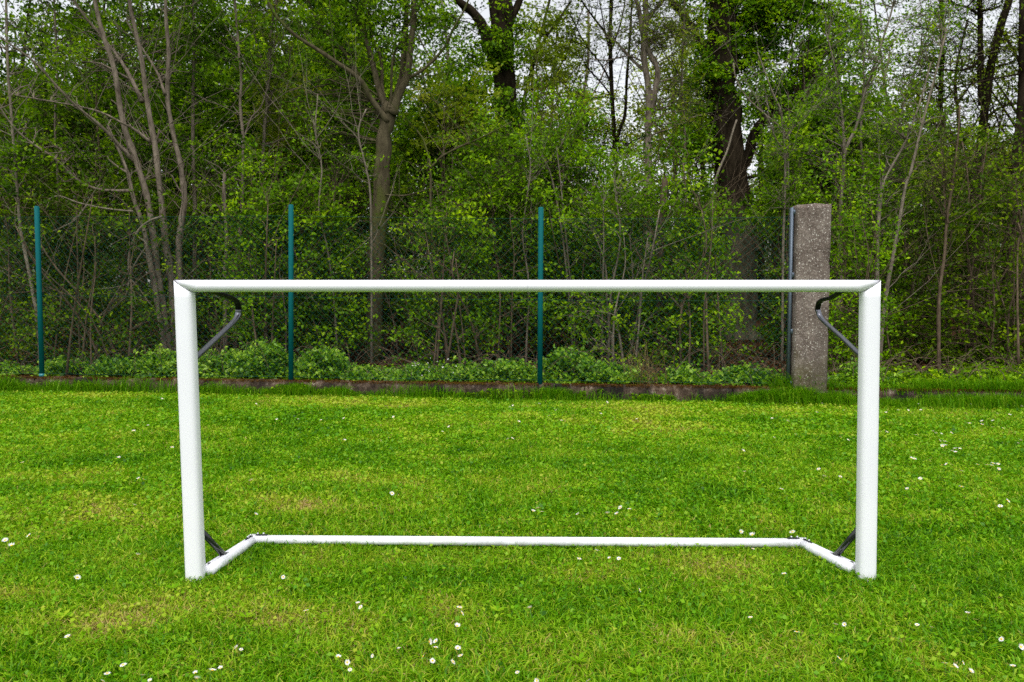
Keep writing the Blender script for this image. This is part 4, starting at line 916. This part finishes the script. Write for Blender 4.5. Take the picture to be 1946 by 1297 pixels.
shrub(185, 150, 360, 640, 9.0, 60, 'many stemmed hazel fanning up between the first green post and the leaning stems', L_DARK, B_TWIG, 16, 6, 22, fan=1.2)
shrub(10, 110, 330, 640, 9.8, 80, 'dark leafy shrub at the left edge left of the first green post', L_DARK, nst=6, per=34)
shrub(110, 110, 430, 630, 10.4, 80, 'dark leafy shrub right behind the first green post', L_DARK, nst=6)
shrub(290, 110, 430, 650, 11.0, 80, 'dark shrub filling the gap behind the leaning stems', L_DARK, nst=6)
shrub(430, 95, 400, 640, 10.6, 110, 'bright leafy shrub just inside the left goalpost', L_MID, nst=6)
shrub(580, 95, 400, 630, 9.6, 150, 'dense low green shrub right of the second green post', L_MID, nst=7)
shrub(505, 80, 380, 600, 9.2, 80, 'leafy green shrub left of the second green post', L_MID, nst=5)
shrub(660, 100, 330, 600, 11.2, 130, 'bushy green shrub left of the stout forked trunk', L_MID, nst=6)
shrub(850, 90, 400, 650, 9.3, 80, 'twiggy many stemmed shrub right of the stout forked trunk', L_MID, B_TWIG, 18, 5, 26)
shrub(790, 90, 420, 600, 10.9, 80, 'dark green shrub behind the twiggy many stemmed shrub', L_DARK, nst=5)
shrub(945, 115, 330, 610, 10.0, 180, 'dense green shrub left of the third green post', L_MID, nst=7)
shrub(1075, 105, 290, 560, 10.6, 190, 'tall bright green shrub behind the top of the third green post', L_BRIGHT, nst=6)
shrub(990, 90, 340, 480, 11.2, 80, 'bright green shrub with low layered boughs left of the third green post top', L_BRIGHT, nst=5)
shrub(1175, 95, 370, 640, 9.5, 80, 'shrub with leaning pale stems right of the third green post', L_MID, B_PALE, 9, 6, 28)
shrub(1270, 95, 350, 640, 10.0, 130, 'leafy shrub around the broken dead trunk', L_MID, B_TWIG, 9, 5)
shrub(1322, 48, 400, 650, 9.0, 70, 'leafy shrub with slanting brown stems left of the oak foot', L_MID, B_TWIG, 9, 5, 28)
shrub(1150, 120, 480, 650, 11.4, 80, 'dark shrub low behind the leaning pale stems', L_DARK, nst=5)
shrub(1488, 32, 370, 640, 10.4, 60, 'shrub crowding the left side of the concrete pillar', L_MID, B_TWIG, 6, 5)
shrub(1610, 60, 400, 640, 8.6, 60, 'small light leaved shrub against the right side of the concrete pillar', L_BRIGHT, B_TWIG, 6, 4, 26, leaf=.036)
shrub(1640, 90, 480, 690, 9.8, 70, 'dark shrub low behind the right goalpost', L_DARK, nst=6)
shrub(1715, 110, 300, 620, 10.8, 110, 'olive shrub behind the leaning pale stems on the right', L_MID, B_TWIG, 9, 5, 28)
shrub(1810, 110, 360, 690, 10.2, 100, 'sparse dark shrub behind the slim lone stem on the right', L_DARK, B_TWIG, 12, 5, 26)
shrub(1905, 110, 360, 690, 9.5, 110, 'twiggy dark shrub at the right edge below the leaning dark trunk', L_DARK, B_TWIG, 14, 5, 26)
G3 = dict(per=20, leaf=.058, spread=.42)
G2 = dict(per=40, leaf=.064, spread=.40)
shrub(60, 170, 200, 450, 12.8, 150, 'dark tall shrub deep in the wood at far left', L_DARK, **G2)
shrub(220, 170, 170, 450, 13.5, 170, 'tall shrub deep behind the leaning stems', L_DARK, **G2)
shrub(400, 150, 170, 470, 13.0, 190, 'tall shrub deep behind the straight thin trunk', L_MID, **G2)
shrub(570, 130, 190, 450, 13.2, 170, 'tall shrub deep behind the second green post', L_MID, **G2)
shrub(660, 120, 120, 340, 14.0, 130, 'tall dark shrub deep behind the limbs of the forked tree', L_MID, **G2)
shrub(850, 120, 230, 440, 12.5, 130, 'yellowish shrub between the forked tree and the ivy clad tree', L_MID, **G2)
shrub(860, 60, 190, 260, 12.0, 26, 'small yellow green spring shrub top left of the ivy clad tree', L_YELLOW, **G2)
shrub(540, 50, 195, 260, 11.8, 20, 'small yellow green shrub top behind the slim greyish tree', L_YELLOW, **G2)
shrub(1010, 90, 170, 400, 14.5, 60, 'light shrub deep behind the third green post', L_OLIVE, **G3)
shrub(1110, 120, 220, 400, 16.0, 55, 'pale yellow shrub deep below the fanning dark tree', L_YELLOW, **G3)
shrub(1290, 90, 180, 420, 15.5, 60, 'pale yellow green shrub between the looping tree and the oak', L_YELLOW, **G3)
shrub(1515, 75, 270, 420, 13.2, 90, 'green shrub deep behind the concrete pillar', L_MID, **G2)
shrub(1580, 120, 250, 430, 12.4, 130, 'green shrub deep to the right of the concrete pillar', L_MID, **G2)
shrub(1730, 120, 270, 480, 13.0, 80, 'brownish shrub deep between the pale stems and the dark crooked tree', L_OLIVE, **G3)
shrub(1880, 130, 310, 520, 13.2, 90, 'brownish shrub deep behind the two trunked dark tree', L_OLIVE, **G3)

# --- brambles along the top of the wall
def bramble(xc, hw, ytop, label, n=42, dy=.55, mat=L_BRAMBLE, leaf=.046, per=56):
    Y = 7.6
    for _ in range(6): Y = wallY(at(xc, 700, Y)[0]) + dy
    c = at(xc, 720, Y); z0 = float(gz(c[0], Y)); ztop = at(xc, ytop, Y)[2]; a = hw * Y / FL
    st = []
    for k in range(9):
        an = PR.uniform(0, 6.28); bx, by = c[0] + PR.normal(0, .12), Y + PR.normal(0, .1)
        ex, ey = bx + math.cos(an) * a * .9, by + math.sin(an) * .3
        P = resample([[bx, by, z0 - .03], [(bx * 2 + ex) / 3, (by * 2 + ey) / 3, z0 + (ztop - z0) * PR.uniform(.6, 1)], [ex, ey, z0 + (ztop - z0) * PR.uniform(.2, .7)]], 8); st.append((P, .004, .002))
    n = int(n * 1.3); d = unit(PR.normal(size=(n, 3))) * PR.uniform(.3, 1, (n, 1)) ** .5; d[:, 2] = abs(d[:, 2])
    S_ = np.array([c[0], Y, z0]) + d * [a, min(.42, dy - .1), max(ztop - z0 - .06, .08)]
    plant('bramble_bush', label, 'bramble', st, S_, mat, B_TWIG, 'brambles along the wall', leaf=leaf, per=per, spread=.13, jit=.55, up=.9, twigr=.002, bushy=4, tint=(.5, .25), bare=0)
bramble(25, 60, 690, 'sparse low bramble at the far left end of the wall', 20)
bramble(140, 60, 668, 'loose bramble between the first green post and the hazel', 26)
bramble(235, 65, 672, 'low dark leaved bramble at the foot of the hazel', 40)
bramble(310, 55, 655, 'thick bramble just left of the left goalpost', 48)
bramble(415, 60, 655, 'thick bramble just right of the left goalpost', 60)
bramble(500, 60, 645, 'tall bright bramble left of the second green post', 64)
bramble(610, 65, 655, 'bramble with bright tips right of the second green post', 54)
bramble(700, 60, 695, 'low bramble in front of the stout forked trunk', 36)
bramble(785, 60, 695, 'low bramble between the forked trunk and the white flowers', 40)
bramble(880, 60, 690, 'low bramble right of the white flowers', 42)
bramble(970, 60, 676, 'bramble just left of the third green post', 48)
bramble(1085, 65, 655, 'tall bramble just right of the third green post', 58)
bramble(1165, 55, 680, 'bramble left of the dry grass tuft', 36)
bramble(1310, 60, 700, 'low sparse bramble right of the dry grass tuft', 26)
bramble(1420, 70, 690, 'low bramble left of the concrete pillar', 34)
bramble(1640, 70, 690, 'low leafy bramble behind the foot of the right goalpost', 30, dy=.7)
bramble(1760, 80, 700, 'low dark bramble right of the right goalpost', 28, dy=.8, mat=L_MID)
bramble(1890, 80, 700, 'low dark bramble in the lower right corner of the wood', 28, dy=.8, mat=L_MID)
# little plant with white blossoms
rng = np.random.default_rng(3)
c = at(822, 705, wallY(-1) + .35); e = thing('flowering_plant', (c[0], c[1], float(gz(c[0], c[1]))), 'small plant with tiny white blossoms among the brambles', 'plant')
g = Geo(); N = 160; P = c + rng.normal(0, 1, (N, 3)) * [.11, .08, .05] + [0, 0, .0]; leaves(g, P, .035, rng, tint=rng.uniform(.2, .8, N)); g.build('foliage', L_BRAMBLE, e, tint=True)
g = Geo(); N = 30; P = c + rng.normal(0, 1, (N, 3)) * [.13, .05, .045] + [0, -.08, .05]; leaves(g, P, .018, rng, asp=.9, up=.3, tint=rng.uniform(.5, 1, N)); g.build('blossom', M_PETAL, e, tint=True)
g = Geo()
st = np.array([[[x, c[1], float(gz(c[0], c[1])) - .02], [x * .5 + (c[0]) * .5 + dx, c[1], c[2] - .05], [c[0] + dx * 2, c[1] - .02, c[2] + .04]] for x, dx in ((c[0] - .03, -.05), (c[0], .0), (c[0] + .03, .05))]); tubes(g, st, np.full((3, 3), .002), 4); g.build('stems', M_STEM, e)

# --- grass tufts: strips of long grass along the foot of the wall and right of the pillar
rng = np.random.default_rng(33)
def long_blades(g, X, Y, z, h, lean, wd, tint):
    N = len(X); az = rng.uniform(0, 2 * np.pi, N); dr = np.column_stack([np.cos(az), np.sin(az) * .6, np.zeros(N)]); sd_ = np.column_stack([-np.sin(az), np.cos(az), np.zeros(N)])
    sd_ = unit(sd_ + [.8, 0, 0]); P = np.column_stack([X, Y, z]); up = np.array([0, 0, 1.0]); h = h[:, None]; le = lean[:, None] * h; w_ = wd[:, None] / 2
    p1 = P + up * h * .45 + dr * le * .2; p2 = P + up * h * .8 + dr * le * .6; p3 = P + up * h * (1 - .3 * lean[:, None] ** 2) + dr * le * 1.1
    V = np.stack([P - sd_ * w_, P + sd_ * w_, p1 + sd_ * w_, p1 - sd_ * w_, p2 + sd_ * w_ * .7, p2 - sd_ * w_ * .7, p3], 1); i = np.arange(N)[:, None] * 7
    b0 = g.n
    g.add(V, np.concatenate([i + [[0, 1, 2, 3]], i + [[3, 2, 4, 5]]]), np.concatenate([tint, tint]))
    g.F.setdefault(3, []).append(i + np.array([[5, 4, 6]]) + b0); g.T.setdefault(3, []).append(tint)
g = Geo()
X = rng.uniform(-7.5, 7.5, 90000); dens = .25 + .9 * (vnoise(X, X * 0, 1.3, 51) > .55) * vnoise(X, X * 0, 4, 52)
pxx = CX + FL * X / wallY(X)
for c_, w_ in ((170, 120), (60, 80), (560, 22), (645, 28), (1055, 30), (430, 60)): dens = dens + (.55 if w_ > 50 else 2.6) * np.exp(-((pxx - c_) / w_) ** 2)
dens = np.where(pxx > 1390, 1.6, dens * .26)
keep = rng.uniform(0, 1.6, len(X)) < dens; X = X[keep]; pxx = pxx[keep]; N = len(X)
tall = np.where(pxx > 1390, .88, .95) * (.35 + .75 * vnoise(X, X * 0, 3.3, 53) + .5 * vnoise(X, X * 0, 11, 54))
Y = wallY(X) - np.abs(rng.normal(0, .07, N)) - .01; Y = np.where(pxx > 1470, Y + rng.uniform(-.12, .10, N), Y)
Y = np.where(pxx > 1640, Y + rng.uniform(-.16, .30, N), Y)
long_blades(g, X, Y, np.where(Y > wallY(X), .09, -.02), rng.uniform(.06, .20, N) * tall, rng.uniform(.2, 1.1, N), rng.uniform(.004, .008, N), np.clip(rng.normal(.55, .25, N), 0, 1))
# ground cover between the wall and the wood (nettles, ivy and seedlings) 
tag(g.build('long_grass', LONGG, tint=True), kind='stuff', label='long unmown grass along the foot of the wall')
g = Geo(); N = 60000
X = rng.uniform(-8, 8, N); dd = rng.uniform(.12, 2.6, N) ; Yg = wallY(X) + dd; pxx = CX + FL * X / Yg
keep = (vnoise(X, Yg, 1.2, 61) + .3 * vnoise(X, Yg, 5, 62) + .35 * (pxx > 1600) - .12 * dd) > .62
X, Yg = X[keep], Yg[keep]; N = len(X)
leaves(g, np.column_stack([X, Yg, gz(X, Yg) + np.abs(rng.normal(0, .05, N))]), .035, rng, up=1.2, asp=.65, tint=np.clip(rng.normal(.45, .25, N), 0, 1))
Xf = rng.uniform(-7.5, 3.4, 9000); kf = vnoise(Xf, Xf * 0, 2.1, 91) + .5 * vnoise(Xf, Xf * 0, 9, 92) > .78; Xf = Xf[kf]; Nf = len(Xf)
leaves(g, np.column_stack([Xf, wallY(Xf) - np.abs(rng.normal(.02, .03, Nf)), rng.uniform(0, .10, Nf) * (.4 + vnoise(Xf, Xf * 0, 5, 93))]), .026, rng, up=.6, asp=.7, tint=np.clip(rng.normal(.4, .25, Nf), 0, 1), out=.6)
tag(g.build('ground_cover', L_MID, tint=True), kind='stuff', label='low green ground cover under the trees')
g = Geo(); N = 90000; X = rng.uniform(-11, 11, N); Yg = wallY(X) + .12 + rng.uniform(0, 1, N) ** 1.4 * 9
leaves(g, np.column_stack([X, Yg, gz(X, Yg) + rng.uniform(.0, .03, N)]), .055, rng, up=2.0, asp=.6, tint=np.clip(rng.normal(.45, .25, N), 0, 1))
tag(g.build('leaf_litter', LITTER, tint=True), kind='stuff', label='brown dead leaves on the forest floor')
# dry grass tuft
c = at(1222, 735, wallY(1.3) + .3); cz = float(gz(c[0], c[1])); e = thing('dry_grass_tuft', (c[0], c[1], cz), 'tuft of tall straw coloured dry grass behind the wall', 'grass tuft')
g = Geo(); N = 120; a = rng.normal(0, .09, N); long_blades(g, c[0] + a, c[1] + rng.normal(0, .08, N), np.full(N, cz), rng.uniform(.10, .55, N), rng.uniform(.15, 1.0, N), rng.uniform(.003, .006, N), np.clip(rng.normal(.5, .25, N), 0, 1)); g.build('blades', DRYG, e, tint=True)
# arching dead bramble canes on the brown bank and twigs on the floor
g = Geo(); paths = []
for k in range(420):
    X0 = rng.uniform(-6, 6); Y0 = wallY(X0) + rng.uniform(.3, 3.0); z0 = float(gz(X0, Y0)); L = rng.uniform(.3, 1.0); an = rng.uniform(0, 6.28); hh = rng.uniform(.02, .35)
    d_ = np.array([math.cos(an), math.sin(an) * .5, 0]) * L
    paths.append(resample([[X0, Y0, z0], np.array([X0, Y0, z0 + hh]) + d_ * .45, np.array([X0, Y0, z0 + hh * PR.uniform(-.1, .9)]) + d_], 7))
P = np.array(paths); tubes(g, P, np.tile(np.linspace(.004, .0018, 7), (len(P), 1)), 4)
tag(g.build('dead_twigs', B_TWIG), kind='stuff', label='tangle of dead brown twigs on the forest floor')

# --- trees further back
rng = np.random.default_rng(99)
BACK = [  # px, depth, crown list (px, py, rx, ry, n), leaf material, bark, label
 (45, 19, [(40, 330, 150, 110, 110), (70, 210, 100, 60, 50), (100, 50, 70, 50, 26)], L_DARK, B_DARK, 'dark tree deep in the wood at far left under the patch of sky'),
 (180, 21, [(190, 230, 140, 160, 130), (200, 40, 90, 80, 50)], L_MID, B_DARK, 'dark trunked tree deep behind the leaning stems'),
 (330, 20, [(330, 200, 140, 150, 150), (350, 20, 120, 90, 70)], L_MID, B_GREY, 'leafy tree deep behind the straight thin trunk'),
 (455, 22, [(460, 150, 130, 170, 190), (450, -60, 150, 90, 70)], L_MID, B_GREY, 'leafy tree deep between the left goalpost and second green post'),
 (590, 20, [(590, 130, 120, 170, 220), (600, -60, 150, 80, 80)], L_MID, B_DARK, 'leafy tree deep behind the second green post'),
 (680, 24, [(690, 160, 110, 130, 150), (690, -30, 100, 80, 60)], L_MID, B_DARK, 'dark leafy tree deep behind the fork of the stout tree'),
 (845, 21, [(850, 270, 110, 110, 110), (870, 150, 90, 60, 44), (830, 30, 60, 60, 24)], L_MID, B_GREY, 'leafy tree deep between the forked and ivy clad trees'),
 (1030, 22, [(1030, 110, 80, 110, 60), (1010, 260, 90, 80, 50)], L_OLIVE, B_DARK, 'olive leaved tree deep right of the ivy clad tree'),
 (1100, 26, [(1090, 230, 110, 100, 60), (1070, 90, 70, 70, 24)], L_YELLOW, B_GREY, 'pale spring tree far behind the fanning dark tree'),
 (1290, 25, [(1290, 140, 80, 110, 70), (1260, 280, 120, 80, 60)], L_YELLOW, B_GREY, 'pale yellow tree far behind the looping grey tree'),
 (1340, 22, [(1340, 240, 70, 110, 90)], L_MID, B_DARK, 'green tree deep just left of the oak trunk'),
 (1480, 23, [(1490, 230, 100, 100, 90), (1540, 330, 100, 60, 80)], L_MID, B_DARK, 'green tree deep just right of the oak trunk'),
 (1590, 21, [(1590, 250, 100, 90, 110), (1610, 100, 80, 80, 40)], L_BRIGHT, B_GREY, 'fresh green tree deep behind the young forked tree'),
 (1700, 24, [(1700, 280, 110, 90, 110), (1720, 160, 70, 60, 24)], L_OLIVE, B_GREY, 'olive tree deep behind the leaning pale stems'),
 (1820, 22, [(1830, 320, 110, 70, 80), (1830, 130, 60, 90, 16)], L_OLIVE, B_DARK, 'thin dark tree deep between the two dark trunks at upper right'),
 (1935, 20, [(1930, 330, 90, 90, 80), (1930, 140, 60, 90, 14)], L_OLIVE, B_DARK, 'dark tree deep behind the leaning trunk at the right edge'),
]
for px, Y, crowns, lm, bk, lab in BACK:
    t_ = min(c_[1] - c_[3] for c_ in crowns)
    st = [S([(px, 640), (px + rng.normal(0, 8), 450), (px + rng.normal(0, 14), 250), (px + rng.normal(0, 18), (t_ + 250) / 2), (px + rng.normal(0, 24), t_)], Y, rng.uniform(11, 18), 4)]
    for k in range(5):
        y0 = rng.uniform(t_ * .5 + 150, 350); sg = rng.choice([-1, 1]); st.append(S([(px, y0), (px + sg * 40, y0 - 60), (px + sg * rng.uniform(60, 110), y0 - rng.uniform(110, 190))], Y, 5, 1.5, rng.normal(0, .6), False))
    plant('tree', lab, 'tree', st, cat_([ell(a, b, c_, d_, Y, n, rng) for a, b, c_, d_, n in crowns]), lm, bk, 'trees deep in the wood', leaf=.115, per=56, spread=.62, twigr=.006, jit=2.2, rng=rng, bare=0)
# --- the far wood, one mass
g = Geo(); rng = np.random.default_rng(123)
N = 15000; X = rng.uniform(-34, 34, N); Y = rng.uniform(26, 44, N); pxx = CX + FL * X / Y
top = 3.2 + 3.4 * vnoise(X, Y * 0, .22, 71) + 1.6 * vnoise(X, Y * 0, .9, 72) + np.where(pxx < 800, 4.0, 0) + np.where((pxx > 990) & (pxx < 1330), -1.8, 0)
Z = .3 + rng.uniform(0, 1, N) ** 1.15 * top
k = 34; P = np.repeat(np.column_stack([X, Y, Z]), k, 0) + rng.normal(0, 1, (N * k, 3)) * [.55, .5, .33]
tt = np.repeat(np.clip(rng.normal(.45, .2, N), 0, 1), k) + rng.normal(0, .15, N * k)
leaves(g, P, .15, rng, tint=np.clip(tt, 0, 1)); 
fo = g.build('far_wood', leaf_mat('leaf_far', [(0, (.014, .034, .001)), (.5, (.055, .095, .002)), (1, (.16, .20, .010))]), tint=True); tag(fo, kind='stuff', label='far mass of woodland closing the background')
g = Geo(); P = []
for q in range(120):
    x, y = rng.uniform(-30, 30), rng.uniform(24, 40); hh = rng.uniform(5, 13); P.append(resample([[x, y, 0], [x + rng.normal(0, .2), y, hh * .4], [x + rng.normal(0, .5), y, hh]], 8))
tubes(g, np.array(P), np.tile(np.linspace(.13, .03, 8), (120, 1)) * rng.uniform(.4, 1.2, (120, 1)), 6)
tag(g.build('far_trunks', B_DARK), kind='stuff', label='far tree trunks seen between the leaves')
# --- overhead cable
g = Geo(); a, b = at(700, -40, 30), at(1330, -14, 30); mid = at(1110, 12, 30); tubes(g, resample([at(300, -160, 30), at(1030, 14, 30), mid, at(1210, 6, 30), at(1700, -130, 30)], 24), np.full(24, .02), 5)
tag(g.build('overhead_cable', M_SEAM), 'thin dark overhead cable crossing the sky above the trees', 'cable')
